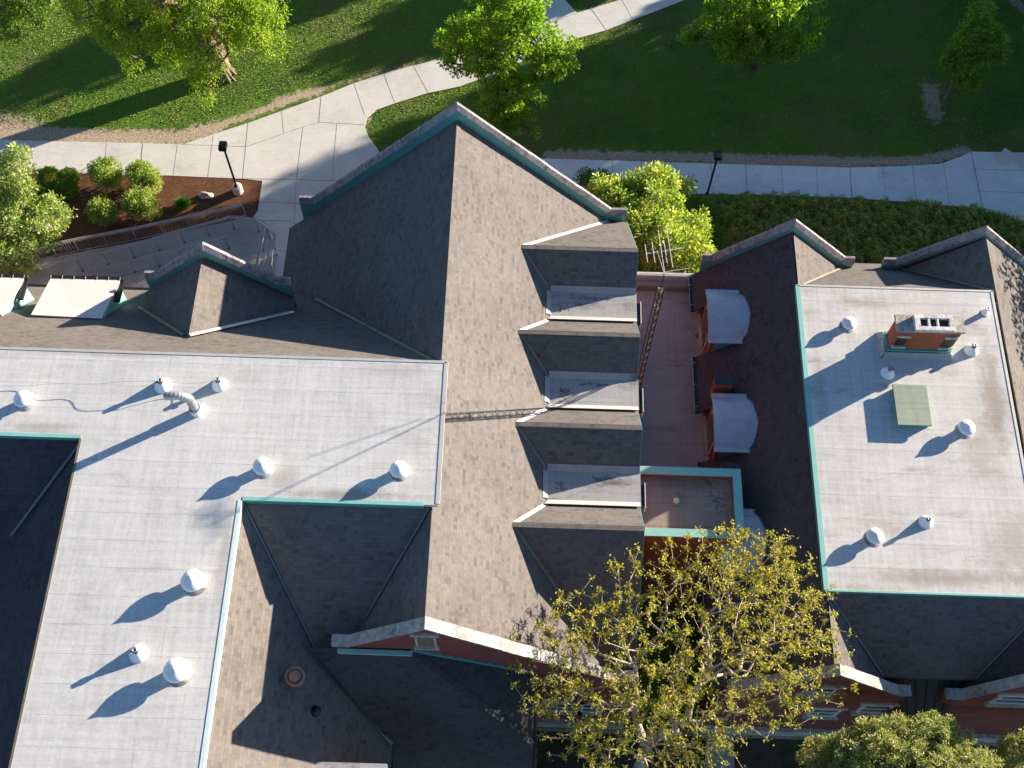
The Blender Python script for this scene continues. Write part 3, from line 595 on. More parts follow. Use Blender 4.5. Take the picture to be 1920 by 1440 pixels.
for px_,py_,z,s_,lab in [(304,721,DW,.95,'small white vent skirt with a clamp, left one of the wired pair'),
(411,719,DW,.9,'small white vent skirt right of the bent pipe, end of the cable'),
(258,1224,DW,.95,'small white vent skirt just above the largest conical vent'),
(1823,655,EZ,.9,'small white vent skirt east of the brick chimney'),
(1666,697,EZ,.9,'small white vent skirt in the chimney shadow above the green hatch'),
(1738,977,EZ,.85,'small white vent skirt in the south part of the east roof')]:
    o=sv if first else copytree(sv); first=False
    x,y,_=at(px_,py_,z+.12); o.location=(x,y,z+.005); o.scale=(s_,s_,s_*1.0); o.rotation_euler=(0,0,random.uniform(0,6)); tag(o,lab,'vent pipe','small pipe vents on the flat roofs')
t=thing('open_vent_pipe','short white open-topped pipe in the northeast corner of the east roof','vent pipe',at(1845,588,EZ))
bx=at(1845,588,EZ); MB().lathe([(.14,0),(.125,.04),(.12,.2),(.08,.22),(.08,.42),(.095,.42),(.095,.46),(.05,.46),(.05,.2)],bx,22).build('pipe','white',t,True); MB().lathe([(.2,.005),(.12,.03)],bx,20).build('base_flashing','saddle',t,True)
# bent exhaust duct
b=at(369,773,DW); t=thing('bent_exhaust_duct','grey segmented exhaust duct bent over to the left on the pale flat roof','exhaust duct',b)
MB().lathe([(.21,.0),(.205,.35),(.2,.36)],b,28).build('base_collar','white',t,True)
pts=[];cx,cy,cz_=b
for i in range(7): pts.append((cx,cy,cz_+.3+.8*i/6))
for i in range(1,10):
    a=i/9*math.pi*.62; pts.append((cx-.42+.42*math.cos(a)-(.02*i),cy+.0-.01*i,cz_+1.1+.38*math.sin(a)))
m=MB(); k=len(pts)
for i,(p,q) in enumerate(zip(pts,pts[1:])):
    m.tube(p,q,.155,.155,20)
    d_=(Vector(q)-Vector(p)).normalized()
    m.tube(Vector(p)-d_*.012,Vector(p)+d_*.012,.161,.161,20)
m.build('duct','galv',t)
p,q=Vector(pts[-1]),Vector(pts[-2]); MB().tube(p,p+(p-q).normalized()*.02,.13,.13,20).build('mouth','black',t)
# cable between the small vents
cab=thing('lightning_cable','thin dark cable strung along the small vents of the west flat roof','cable',at(150,722,DW))
m=MB(); ps=[]
a_,b_,c_=at(-60,724,DW+.06),at(304,714,DW+.5),at(411,712,DW+.48)
for i in range(25):
    f=i/24; ps.append((a_[0]+(b_[0]-a_[0])*f,a_[1]+(b_[1]-a_[1])*f,a_[2]+(b_[2]-a_[2])*f**1.4-.0+.05*math.sin(f*17)))
for i in range(1,13):
    f=i/12; ps.append((b_[0]+(c_[0]-b_[0])*f,b_[1]+(c_[1]-b_[1])*f,b_[2]+(c_[2]-b_[2])*f-.25*math.sin(f*math.pi)))
m.path(ps,.009,5).build('cable','rail',cab)
# green hatch
h0,h1=at(1683,797,EZ+.3),at(1748,797,EZ+.3); h2=at(1741,722,EZ+.3)
t=thing('roof_hatch','square faded green roof hatch on a low curb on the east roof','roof hatch',(h0[0],h0[1],EZ))
MB().box(h0[0]+.08,h1[0]-.08,h0[1]+.08,h2[1]-.08,EZ,EZ+.26).build('curb','teal',t)
m=MB(); m.box(h0[0],h1[0],h0[1],h2[1],EZ+.24,EZ+.31); m.build('cover','hatch',t,bevel=.02)
# pipe on the small tower
b=at(1266,944,tz-.35); t=thing('tower_vent_pipe','short pale capped pipe on the brown roof of the small tower','vent pipe',b)
MB().lathe([(.11,0),(.10,.05),(.095,.3)],b,20).build('pipe','galv',t,True); MB().lathe([(.12,.27),(.13,.3),(.12,.36),(0,.39)],b,20).build('cap','flash',t,True)
# rusty mushroom vent and black stub on the brown slope
b=onplane(560,1278,(1.13,0,1),14.66-1.13*9.48); t=thing('rusty_mushroom_vent','rusty round mushroom vent standing on the brown shingled slope','vent',b)
MB().lathe([(.17,-.3),(.16,.75)],b,20).build('neck','galv',t,True)
MB().lathe([(.30,.62),(.34,.66),(.34,.84),(.29,.86),(.27,.80),(.24,.80)],b,32).build('wind_band','copper',t,True); MB().lathe([(.12,.6),(.23,.78),(.19,.86),(.1,.92),(0,.94)],b,28).build('cap','copper',t,True)
b=onplane(592,1334,(1.13,0,1),14.66-1.13*9.48); t=thing('black_vent_stub','small black flue stub with a dark boot on the shaded shingled slope','vent pipe',b)
m=MB(); m.lathe([(.05,-.1),(.05,.45)],b,14); m.build('pipe','black',t,True); m=MB(); m.lathe([(.2,.06),(.16,.16),(.06,.2)],b,18); m.build('boot','black',t,True)
t=MB().box(0,0.14,0,.1,0,.07).build('brick_piece','brick_orange',None,origin=(0,0,0),bevel=.01); t.location=at(1306,634,BZ+.005); t.rotation_euler=(0,0,.5); t.scale=(1.6,1.6,1.6); tag(t,'loose red brick lying on the brown low roof','brick')
# antenna mast
mx,my=5.2,22.5; t=thing('antenna_mast','tall rusty triangular lattice mast carrying a television aerial between the roofs','antenna mast',(mx,my,BZ))
z0,z1=BZ,16.6; m=MB(); R_=.16; L=[(mx+R_*math.cos(a),my+R_*math.sin(a)) for a in (.3,.3+2.094,.3+4.189)]
for lx,ly in L: m.tube((lx,ly,z0),(lx,ly,z1),.026,.026,6)
z=z0; i=0
while z<z1-.3:
    for a in range(3):
        p,q=L[a],L[(a+1)%3]; m.tube((*p,z),(*q,z+.3),.013,.013,5); m.tube((*q,z+.3),(*p,z+.6 if z+.6<z1 else z1),.013,.013,5)
    z+=.6
m.build('lattice_tower','rust',t)
m=MB(); 
for zz in (15.3,16.5): m.prism([(*L[0],zz),(*L[1],zz),(*L[2],zz)],(0,0,-.05))
m.build('top_plate','copper',t)
MB().tube((mx,my,15.3),(mx,my,18.9),.024,.024,8).build('mast_pipe','rust',t)
az=18.75; m=MB()
P1=Vector(at(1210,476,az)); P2=Vector(at(1284,465,az)); m.tube(P1,P2,.022,.022,8)
dv_=(P2-P1)
for f,l,off in ((.02,.75,.0),(.2,.85,0),(.40,1.9,-.15),(.50,.95,-.1),(.62,1.8,.35)):
    c=P1+dv_*f; dd_=Vector((-dv_.y,dv_.x,0)).normalized(); dd_=Vector((-.10,1,0)).normalized()
    m.tube(c-dd_*(l/2-off*.5)+Vector((0,0,.03)),c+dd_*(l/2+off*.5)+Vector((0,0,.03)),.013,.013,6)
m.build('aerial','flash',t)
m=MB(); a_=Vector(at(1246,510,16.9)); b_=Vector(at(1293,503,16.9)); m.tube(a_,b_,.018,.018,6); m.tube(Vector(at(1232,470,18.0)),Vector(at(1246,515,17.1)),.014,.014,6); m.build('dipole','flash',t)
# ------------------------------------------------------------------ GROUND
def P2(pts,z=0): return [at(x,y,0)[:2] for x,y in pts]
def segdist(X,Y,pl_):
    D=np.full(X.shape,1e9)
    for (ax,ay),(bx,by) in zip(pl_,pl_[1:]):
        dx,dy=bx-ax,by-ay; t=np.clip(((X-ax)*dx+(Y-ay)*dy)/(dx*dx+dy*dy),0,1); D=np.minimum(D,np.hypot(X-ax-t*dx,Y-ay-t*dy))
    return D
def grid1(a,b,st,ext): return np.concatenate([-np.geomspace(400,-a+2,10) ,np.arange(a,b,st),np.geomspace(b+1,ext,12)])
gx=grid1(-36,38,.3,400); gy=np.concatenate([-np.geomspace(200,6,8),np.arange(-4,62,.3),np.geomspace(63,400,12)])
XX,YY=np.meshgrid(gx,gy); nx,ny=len(gx),len(gy)
dirt=np.zeros(XX.shape)
def addd(pl_,w,k=1.0):
    global dirt
    dirt=np.maximum(dirt,k*np.clip(1-segdist(XX,YY,P2(pl_))/w,0,1))
addd([(-60,250),(65,252),(200,258),(340,258),(400,240)],1.15,1.0); addd([(400,240),(470,215),(600,168)],.6,.8); addd([(600,168),(700,138),(800,112)],.45,.65); addd([(520,190),(600,170)],.8,.85)
addd([(1030,290),(1300,295),(1590,303),(1690,303),(1760,296),(1810,282)],.75,.95); addd([(1380,300),(1560,304)],.9,1.0)
addd([(1745,165),(1752,215)],1.3,.85); addd([(686,235),(700,206),(740,188),(800,172)],.35,.8); addd([(0,225),(60,238)],1.3,.9); addd([(1338,235),(1338,262)],.4,.55); addd([(1900,0),(1925,20)],.8,.9)
addd([(840,330),(860,220)],.01,0)
dirt=np.where(YY<9.6,1.2,dirt); dirt=np.where((XX<-30)&(YY<30),1.0,dirt)
V=np.stack([XX.ravel(),YY.ravel(),np.zeros(XX.size)],1)
ii,jj=np.meshgrid(np.arange(nx-1),np.arange(ny-1)); a=(jj*nx+ii).ravel(); F=np.stack([a,a+1,a+nx+1,a+nx],1)
me=bpy.data.meshes.new('lawn'); me.vertices.add(len(V)); me.vertices.foreach_set('co',V.ravel()); me.loops.add(F.size); me.loops.foreach_set('vertex_index',F.ravel()); me.polygons.add(len(F)); me.polygons.foreach_set('loop_start',np.arange(0,F.size,4)); me.polygons.foreach_set('loop_total',np.full(len(F),4)); me.update()
at_=me.attributes.new('dirt','FLOAT','POINT'); at_.data.foreach_set('value',dirt.ravel().astype(np.float32))
s=NT('lawn_ground'); p=s.pos(); d=s.n('Attribute',attribute_name='dirt').outputs['Fac']
pn_=s.noise(p,.42,5,.7); n1=s.noise(p,1.4,6,.7); n2=s.noise(p,9,5,.7); n3=s.noise(p,.16,3,.6); n4=s.noise(s.mp(p,(1,1,1)),28,3,.7)
g=s.ramp(s.ma('ADD',s.ma('MULTIPLY',n1,.35),s.ma('ADD',s.ma('MULTIPLY',n2,.35),s.ma('MULTIPLY',n4,.3))),[(.32,(.045,.10,.014)),(.5,(.095,.19,.022)),(.68,(.20,.28,.03))])
g=s.mix(s.ma('MULTIPLY',s.step(n3,.45,.65),.35),g,(.13,.19,.025))
dc=s.ramp(n2,[(.3,(.20,.14,.10)),(.5,(.44,.34,.25)),(.7,(.62,.51,.41))])
g=s.mix(s.ma('MULTIPLY',s.step(pn_,.54,.68),.5),g,(.19,.17,.07)); g=s.mix(s.ma('MULTIPLY',s.step(s.noise(p,.11,4,.6,.5),.5,.62),.5),g,(.16,.15,.05)); g=s.mix(s.ma('MULTIPLY',s.step(s.noise(s.mp(p,(1,1,1),(9,3,0)),.2,4,.6),.5,.62),.4),g,(.03,.09,.015))
f=s.step(s.ma('ADD',d,s.ma('MULTIPLY',s.ma('SUBTRACT',s.noise(p,2.6,6,.75),.5),1.7)),.42,.62)
dark=s.ma('GREATER_THAN',d,1.1); dc=s.mix(dark,dc,s.ramp(n2,[(.3,(.05,.038,.028)),(.7,(.13,.10,.075))])); dc=s.mix(s.ma('MULTIPLY',dark,s.step(n1,.5,.6)),dc,(.04,.06,.015))
s.fin(s.mix(f,g,dc),.95,bump=s.bump(s.ma('ADD',n2,n4),.05,.8)); me.materials.append(s.m)
o=bpy.data.objects.new('lawn',me); COL.objects.link(o); o['kind']='structure'
def sheet(pts,name,mat,z,kind='structure',th=None):
    q=[(*at(x,y,0)[:2],z) for x,y in pts]; o=MB().prism(q,(0,0,-z-.05)).build(name,mat,None); 
    if kind: o['kind']=kind
    return o
left=[(-80,258),(0,262),(65,265),(200,268),(345,271),(470,230),(600,183),(664,157),(735,134),(800,118),(875,95),(960,60),(1006,46),(975,20),(925,-20),(990,-60),(1075,-60),(1058,0),(1082,25),(1165,0),(1240,-30),(1360,-30),(1285,0),(1135,58),(1040,85),(940,135),(862,163),(800,176),(745,193),(705,207),(688,222),(684,238),(690,255),(706,277),(740,340),(700,420),(560,420),(553,470),(545,560),(500,560),(508,508),(518,440),(473,411),(484,395),(492,340),(455,336),(315,330),(150,326),(60,318),(-80,312)]
pave=sheet(left,'path','concrete',.05)
right=[(960,296),(1025,298),(1280,306),(1590,315),(1680,313),(1763,308),(1800,295),(1820,285),(1920,287),(2100,292),(2100,520),(1960,460),(1920,423),(1897,408),(1843,395),(1797,388),(1713,380),(1597,372),(1440,366),(1280,364),(1100,360),(960,356)]
walk=sheet(right,'path','concrete_light',.05)
def joints(lines,parent,z):
    m=MB()
    for *l,w in lines:
        for a_,b_ in zip(l,l[1:]):
            p_=(*at(*a_,0)[:2],z); q_=(*at(*b_,0)[:2],z); m.beam(p_,q_,w*.65,.006)
    return m.build('joint','joint',parent)
joints([((200,268),(196,328),.02),((268,270),(262,329),.045),((333,272),(325,330),.02),((400,255),(390,333),.02),((465,232),(455,336),.03),((340,272),(462,276),.02),((462,276),(565,240),(598,230),.025),((602,184),(598,230),.04),((598,230),(684,235),.025),((568,240),(556,336),.03),((632,232),(622,340),.025),((455,336),(560,338),(740,343),.035),((556,336),(553,382),(549,480),.02),((486,380),(560,382),.03),((474,414),(545,415),.03),((505,470),(545,471),.02),((664,158),(684,217),.02),((720,140),(740,193),.025),((776,126),(803,175),.025),((1006,46),(1042,84),.02),((1040,40),(1082,26),.03),((1108,17),(1137,58),.035),((1165,0),(1187,38),.02),((528,207),(532,250),.02)],pave,.052)
joints([((1148,300),(1150,362),.02),((1202,302),(1204,363),.03),((1267,305),(1268,364),.02),((1333,308),(1335,366),.02),((1398,310),(1401,367),.035),((1465,312),(1468,369),.02),((1530,314),(1534,371),.02),((1593,315),(1597,373),.045),((1655,314),(1662,377),.02),((1710,312),(1718,381),.02),((1768,306),(1780,387),.02),((1820,285),(1843,396),.045),((1822,318),(2000,322),.02),((1836,360),(2000,364),.02),((1880,405),(2000,412),.02)],walk,.052)
# mulch bed
s=NT('bark_mulch'); p=s.pos(); n=s.noise(p,13,5,.8); n2=s.noise(p,1.2,4,.6); c=s.ramp(n,[(.3,(.035,.015,.008)),(.5,(.12,.05,.024)),(.7,(.24,.11,.055))]); c=s.mix(.3,c,s.ramp(n2,[(.4,(.06,.03,.02)),(.6,(.17,.08,.045))])); M['mulch']=s.fin(c,.95,bump=s.bump(n,.05,.9))
sheet([(-80,312),(60,318),(150,326),(315,330),(455,336),(492,340),(484,395),(473,411),(440,425),(258,475),(60,520),(-80,540)],'planting_bed','mulch',.035)
sheet([(50,516),(66,490),(258,455),(466,409),(518,440),(512,530),(300,560),(40,560)],'ramp','ramp',.12)
t=MB().prism([at(205,536,.6),at(290,506,.6),at(292,560,.6),at(235,575,.6)],(0,0,-.6)).build('low_wall','limestone',None); tag(t,'low tan stone wall between the ramp and the small north gable','wall')
sheet([(1325,1372),(1372,1372),(1390,1600),(1310,1600)],'path','ramp',.05)
# ------------------------------------------------------------------ railings
def railing(label,base,double=True,h=1.07,endpost=True,z0=.12):
    t=thing('handrail',label,'railing',(*at(*base[0],0)[:2],z0),'metal railings around the ramp'); W=[Vector((*at(*b,0)[:2],z0)) for b in base]
    top=MB();ba=MB()
    for a_,b_ in zip(W,W[1:]):
        L=(b_-a_).length; k=max(1,round(L/1.5)); u=Vector((0,0,1)); sd=(b_-a_).normalized().cross(u)
        top.tube(a_+u*h,b_+u*h,.034,.034,7); top.tube(a_+u*.1,b_+u*.1,.018,.018,5); top.tube(a_+u*(h-.12),b_+u*(h-.12),.016,.016,5)
        if double: top.tube(a_+u*.92-sd*.2,b_+u*.92-sd*.2,.028,.028,6)
        for i in range(k+(1 if b_ is W[-1] else 0)):
            p=a_+(b_-a_)*(i/k); po=MB(); po.tube(p,p+u*h,.03,.03,6); po.box(p.x-.05,p.x+.05,p.y-.05,p.y+.05,z0,z0+.02,1); po.build('post',['galv','black'],t)
        n=int(L/.13)
        for i in range(n): p=a_+(b_-a_)*((i+.5)/n); ba.tube(p+u*.1,p+u*(h-.12),.007,.007,4,cap=False)
    top.build('top_rail','rail',t); ba.build('balusters','rail',t)
railing('long outer railing along the mulch bed, farthest from the building',[(50,518),(67,491),(150,474),(258,453),(360,431),(462,408)])
railing('middle railing dividing the two runs of the ramp, ending beside the landing',[(157,510),(253,485),(347,457),(440,431),(486,436),(505,447)])
railing('inner railing of the ramp nearest the small north gable',[(182,528),(255,512),(345,490),(430,468)],double=False)
railing('sunlit railing across the east side of the landing',[(505,447),(492,520)],double=True)
railing('short railing beside the walk next to the dark gable slope',[(512,452),(520,480),(516,520)],double=False)
# ------------------------------------------------------------------ lamp posts
def lamp(px,py,label):
    b=at(px,py,0); t=thing('street_lamp',label,'lamp post',b,'lamp posts by the walks')
    if px<1000: MB().lathe([(.28,0),(.28,.5),(.25,.56),(.12,.58),(0,.58)],b,28).build('concrete_base','concrete',t,True)
    x,y,_=b; MB().lathe([(.13,.56),(.13,.62),(.062,.64),(.055,3.95)],b,14).build('pole','black',t,True)
    MB().box(x-.2,x+.2,y-.3,y+.22,3.93,4.2).build('lamp_head','black',t,bevel=.02); MB().box(x-.15,x+.15,y-.24,y+.16,3.915,3.93).build('lens','glass',t)
lamp(447,360,'black lamp post on a round concrete base in the mulch bed'); lamp(1323,376,'black lamp post between the shaded walk and the juniper hedge')
# concrete cubes
for (px,py,r_,lab) in ((1880,300,.85,'pale concrete cube seat standing wholly on the walk at the right'),(1921,306,.7,'pale concrete cube seat cut by the right edge of the picture')):
    x,y,_=at(px,py,0); o=MB().box(-.3,.3,-.3,.3,0,.55).build('concrete_seat','concrete',None,bevel=.02); o.location=(x,y,.05); o.rotation_euler=(0,0,r_); tag(o,lab,'concrete seat','concrete cube seats on the walk')
# rock
bm=bmesh.new(); bmesh.ops.create_icosphere(bm,subdivisions=3,radius=1)
for v in bm.verts:
    k=1+.18*math.sin(v.co.x*5+1)*math.cos(v.co.y*4)+.12*math.sin(v.co.z*7+v.co.x*3)+random.uniform(-.04,.04); v.co=Vector((v.co.x*.42*k,v.co.y*.2*k,v.co.z*.2*k))
me=bpy.data.meshes.new('rock'); bm.to_mesh(me); bm.free(); me.materials.append(M['rock']); o=bpy.data.objects.new('rock',me); COL.objects.link(o); x,y,_=at(387,369,0); o.location=(x,y,.12); tag(o,'pale jagged rock lying in the mulch bed near the lamp post','rock')
# ------------------------------------------------------------------ vegetation
def leafmesh(name,Cn,Dr,L,W,mat,parent=None,origin=(0,0,0),fold=.25):
    """Cn centres (n,3), Dr directions (n,3), L,W (n,)"""
    n=len(Cn); up=RNG.normal(size=(n,3))*.6+np.array([0,0,1.0]); S=np.cross(Dr,up); S/=np.linalg.norm(S,axis=1)[:,None]+1e-9
    N=np.cross(S,Dr); L=L[:,None];W=W[:,None]
    p0=Cn; p1=Cn+Dr*L*.45+S*W*.5+N*L*fold*.3; p2=Cn+Dr*L-N*L*fold*.35; p3=Cn+Dr*L*.45-S*W*.5+N*L*fold*.3
    V=np.stack([p0,p1,p2,p3],1).reshape(-1,3)-np.array(origin)
    me=bpy.data.meshes.new(name); me.vertices.add(4*n); me.vertices.foreach_set('co',V.astype(np.float32).ravel())
    me.loops.add(4*n); me.loops.foreach_set('vertex_index',np.arange(4*n)); me.polygons.add(n); me.polygons.foreach_set('loop_start',np.arange(0,4*n,4)); me.polygons.foreach_set('loop_total',np.full(n,4)); me.update()
    me.materials.append(mat); o=bpy.data.objects.new(name,me); COL.objects.link(o); o.location=origin
    if parent is not None: o.parent=parent; o.location=tuple(Vector(origin)-world(parent))
    return o
def unit(n):
    v=RNG.normal(size=(n,3)); return v/np.linalg.norm(v,axis=1)[:,None]
def lobes_points(lobes,n,shell=.5):
    vol=np.array([l[3]*l[4]*l[5] for l in lobes])**.8; k=RNG.choice(len(lobes),n,p=vol/vol.sum()); Lb=np.array(lobes)[k]
    r=RNG.uniform(0,1,n)**(1/3); r=np.where(RNG.uniform(0,1,n)<shell,RNG.uniform(.78,1.05,n),r)
    return Lb[:,:3]+unit(n)*r[:,None]*Lb[:,3:6]
def skeleton(base,fork,pts,r0,rmin=.006,expo=.42,lead=None,seg=.7,jit=.1):
    nodes=[np.array(base,float)]; par=[-1]
    path=[base]+(lead or [])+[fork]
    for a,b in zip(path,path[1:]):
        a=np.array(a,float);b=np.array(b,float); k=max(2,int(np.linalg.norm(b-a)/.8))
        for i in range(1,k+1): nodes.append(a+(b-a)*i/k+(RNG.normal(size=3)*.04 if i<k else 0)); par.append(len(nodes)-2)
    f0=max(1,len(nodes)-4); cost=[0.0]*len(nodes)
    pts=pts[np.argsort(np.linalg.norm(pts-np.array(fork),axis=1))]
    arr=np.zeros((len(nodes)+len(pts)*6,3)); arr[:len(nodes)]=nodes; cst=np.zeros(len(arr)); cst[:f0]=1e3
    n=len(nodes); tips=[]
    for p in pts:
        d=np.linalg.norm(arr[:n]-p,axis=1)+.32*cst[:n]; j=int(np.argmin(d)); L=np.linalg.norm(arr[j]-p); k=max(1,min(5,int(L/seg))); a=arr[j].copy(); c0=cst[j]
        prev=j; sag=RNG.normal(size=3)*jit*L
        for i in range(1,k+1):
            if n>=len(arr): break
            t=i/k; q=a+(p-a)*t+sag*math.sin(t*math.pi)+(RNG.normal(size=3)*jit*.25 if i<k else 0)
            arr[n]=q; cst[n]=c0+L*t; par.append(prev); prev=n; n+=1
        tips.append(prev)
    arr=arr[:n]; cnt=np.zeros(n)
    for t in tips: cnt[t]+=1
    for i in range(n-1,0,-1):
        if par[i]>=0: cnt[par[i]]+=cnt[i]
    rad=np.maximum(rmin,r0*(np.maximum(cnt,.3)/max(cnt[0],1))**expo)
    return arr,par,rad,tips
def woodmesh(name,arr,par,rad,mat,parent,flare=1.0,sides=6):
    m=MB(); n=len(arr)
    par=np.array(par); idx=np.where(par>=0)[0]; A=arr[par[idx]];B=arr[idx]; ra=np.minimum(rad[par[idx]],rad[idx]*1.5);rb=rad[idx]
    d=B-A; l=np.linalg.norm(d,axis=1)[:,None]; d=d/np.maximum(l,1e-6); ref=np.where(np.abs(d[:,2:3])>.9,np.array([[1,0,0]]),np.array([[0,0,1.]])); s=np.cross(d,ref); s/=np.linalg.norm(s,axis=1)[:,None]; u=np.cross(d,s)
    ang=np.arange(sides)*2*math.pi/sides; ring=s[:,None,:]*np.cos(ang)[None,:,None]+u[:,None,:]*np.sin(ang)[None,:,None]
    V=np.concatenate([A[:,None,:]-d[:,None,:]*.01+ring*ra[:,None,None],B[:,None,:]+ring*rb[:,None,None]],1).reshape(-1,3)
    k=np.arange(len(idx))[:,None]*2*sides; i=np.arange(sides)[None,:]; j=(i+1)%sides
    F=np.stack([k+i,k+j,k+sides+j,k+sides+i],2).reshape(-1,4)
    V-=np.array(world(parent))
    me=bpy.data.meshes.new(name); me.vertices.add(len(V)); me.vertices.foreach_set('co',V.astype(np.float32).ravel()); me.loops.add(F.size); me.loops.foreach_set('vertex_index',F.ravel()); me.polygons.add(len(F)); me.polygons.foreach_set('loop_start',np.arange(0,F.size,4)); me.polygons.foreach_set('loop_total',np.full(len(F),4)); me.polygons.foreach_set('use_smooth',np.ones(len(F),bool)); me.update(); me.materials.append(M[mat])
    o=bpy.data.objects.new(name,me); COL.objects.link(o); o.parent=parent; return o
M['leaf_bright']=m_leaf('bright_leaf',[(.07,.15,.012),(.14,.26,.02),(.22,.34,.03),(.30,.38,.05)],.4)
M['leaf_maple']=m_leaf('maple_leaf',[(.05,.13,.015),(.10,.22,.025),(.17,.30,.03),(.28,.38,.05)],.4)
M['leaf_mid']=m_leaf('mid_leaf',[(.05,.12,.02),(.09,.18,.03),(.14,.23,.04)],.35)
M['leaf_lime']=m_leaf('lime_leaf',[(.09,.18,.02),(.18,.30,.035),(.30,.42,.08),(.42,.50,.18)],.35,.35)
M['leaf_young']=m_leaf('young_leaf',[(.10,.135,.02),(.22,.235,.03),(.37,.335,.045),(.42,.33,.07)],.3)
M['leaf_silver']=m_leaf('silver_leaf',[(.07,.15,.025),(.15,.25,.04),(.28,.36,.10),(.50,.55,.28)],.3,.35)
M['needle']=m_leaf('pine_needle',[(.08,.12,.045),(.15,.20,.07),(.23,.27,.10),(.34,.30,.13)],.25)
M['box_leaf']=m_leaf('boxwood_leaf',[(.04,.10,.012),(.09,.19,.018),(.17,.30,.025)],.25)
M['shrub_leaf']=m_leaf('shrub_leaf',[(.08,.16,.025),(.15,.26,.045),(.26,.34,.09),(.38,.36,.14)],.3)
M['blade']=m_leaf('blade_leaf',[(.03,.09,.015),(.06,.15,.02)],.3)
def tree(name,label,cat,base,fork,lobes,nclump,nleaf,L,W,mat,r0,rc=.35,bark='bark',group=None,droop=0.0,shell=.5,seg=.7,upb=.3,lead=None,flare=None,jit=.1,rmin=.006,expo=.42,nwood=None):
    t=thing(name,label,cat,base,group)
    pts=lobes_points(lobes,nclump,shell)
    pts=pts[pts[:,2]>.25]
    arr,par,rad,tips=skeleton(base,fork,pts if nwood is None else pts[:nwood],r0,rmin,expo,lead,seg,jit)
    if flare: 
        h=arr[:,2]-base[2]; rad=rad*(1+flare*np.clip(1-h/2.2,0,1)**2*(np.arange(len(arr))<8))
    w=woodmesh('trunk',arr,par,rad,bark,t)
    k=RNG.integers(0,len(pts),nleaf); dr=unit(nleaf); rr=RNG.uniform(0,1,nleaf)**.6*rc
    Cn=pts[k]+dr*rr[:,None]*np.array([1,1,.75]); Cn[:,2]-=droop*RNG.uniform(0,1,nleaf)*1.6
    d2=dr*.9+unit(nleaf)*.7+np.array([0,0,upb-droop*1.6]); d2/=np.linalg.norm(d2,axis=1)[:,None]
    ok=Cn[:,2]>.12; Cn=Cn[ok]; d2=d2[ok]; n=len(Cn)
    leafmesh('crown',Cn,d2,RNG.uniform(.7,1.25,n)*L,RNG.uniform(.7,1.2,n)*W,M[mat],t,base)
    return t
def LB(px,py,z,rx,ry,rz): x,y,_=at(px,py,z); return (x,y,z,rx,ry,rz)
def fk(px,py,z): return at(px,py,z)
# big drooping tree, top left
b=at(418,140,0)
tree('cypress_tree','huge drooping light green tree with a pale fluted trunk on the lawn at top left','tree',b,at(376,5,4.3),
 [LB(262,30,6,2.3,1.6,1.6),LB(372,95,5.0,1.2,1.0,1.7),LB(385,160,3.2,.75,.6,1.3),LB(470,20,6.5,2.0,1.5,1.7),LB(490,60,5.2,1.3,.9,1.6),LB(235,105,3.8,.7,.6,1.1),LB(300,70,5,1.4,1.0,1.3),LB(180,0,6.5,1.8,1.5,1.5),LB(205,50,5,1.0,.9,1.2),LB(350,-70,9,4.5,3.5,4),LB(360,-120,13,2.8,2.5,3),LB(330,15,6.5,2.0,1.2,1.4),LB(440,85,4.2,.8,.6,1.2)],
 1150,74000,.15,.075,'leaf_bright',.48,.36,'bark',None,.5,.45,flare=.35,lead=[at(400,75,2.0)])
tb=[o for o in COL.objects if o.name=='trunk'][0]
m=MB()
for k_ in range(13):
    a=k_/13*2*math.pi+random.uniform(-.12,.12); R_=random.uniform(.62,.95); h=random.uniform(1.1,1.7); rr_=random.uniform(.09,.13)
    P0=Vector((b[0]+R_*math.cos(a),b[1]+R_*math.sin(a),-.08)); P1=Vector((b[0]+.44*math.cos(a)-.05,b[1]+.44*math.sin(a)+.02,.45)); P2_=Vector((b[0]+.31*math.cos(a)-.15,b[1]+.31*math.sin(a)+.05,h)); P3=Vector((b[0]+.2*math.cos(a)-.35,b[1]+.2*math.sin(a)+.15,h+1.3))
    m.tube(P0,P1,rr_*.7,rr_,7); m.tube(P1,P2_,rr_,rr_,7); m.tube(P2_,P3,rr_,rr_*.8,7)
m.build('buttress','bark',tb.parent,True)
x,y,_=at(-30,60,0)
tree('broadleaf_tree','dark green tree whose crown only peeks in at the top left corner','tree',(x,y,0),at(-20,20,3.5),[LB(10,5,6,2.6,2,1.9),LB(60,0,5.5,1.3,1.2,1.2),LB(-60,-40,7,3.5,3,3)],380,15000,.19,.10,'leaf_mid',.28,.45)
tree('maple_tree','bright yellow-green maple behind the top of the tall gable','tree',at(962,236,0),at(957,170,2.2),[LB(945,30,7.6,2.2,1.8,1.7),LB(900,90,5.6,2.0,1.6,1.9),LB(985,100,5.2,2.2,1.7,1.9),LB(1040,110,4.8,1.0,1.0,1.0),LB(880,100,4.2,1.2,1.2,1.1),LB(960,185,3.2,1.8,1.2,1.2),LB(935,225,2.4,1.2,.8,.8),LB(1065,80,5.6,.6,.5,.5),LB(835,75,5.0,.6,.5,.5),LB(1000,235,2.0,.7,.5,.5),LB(965,-10,9.2,1.3,1.2,1.2)],
 340,26000,.2,.12,'leaf_maple',.17,.36,'bark_dark',None,0,.55,upb=.2)
tree('maple_tree','round green maple with a lit top at the upper edge, right of centre','tree',at(1415,130,0),at(1408,70,2.2),[LB(1425,-20,7.4,2.4,1.8,1.5),LB(1395,40,5.0,2.3,1.6,1.6),LB(1470,55,4.5,2.0,1.4,1.5),LB(1400,90,3.2,1.5,1.0,1.0),LB(1535,20,5,.7,.6,.5),LB(1300,60,4.2,.6,.5,.5)],
 260,20000,.2,.12,'leaf_maple',.17,.4,'bark_dark',None,0,.55)
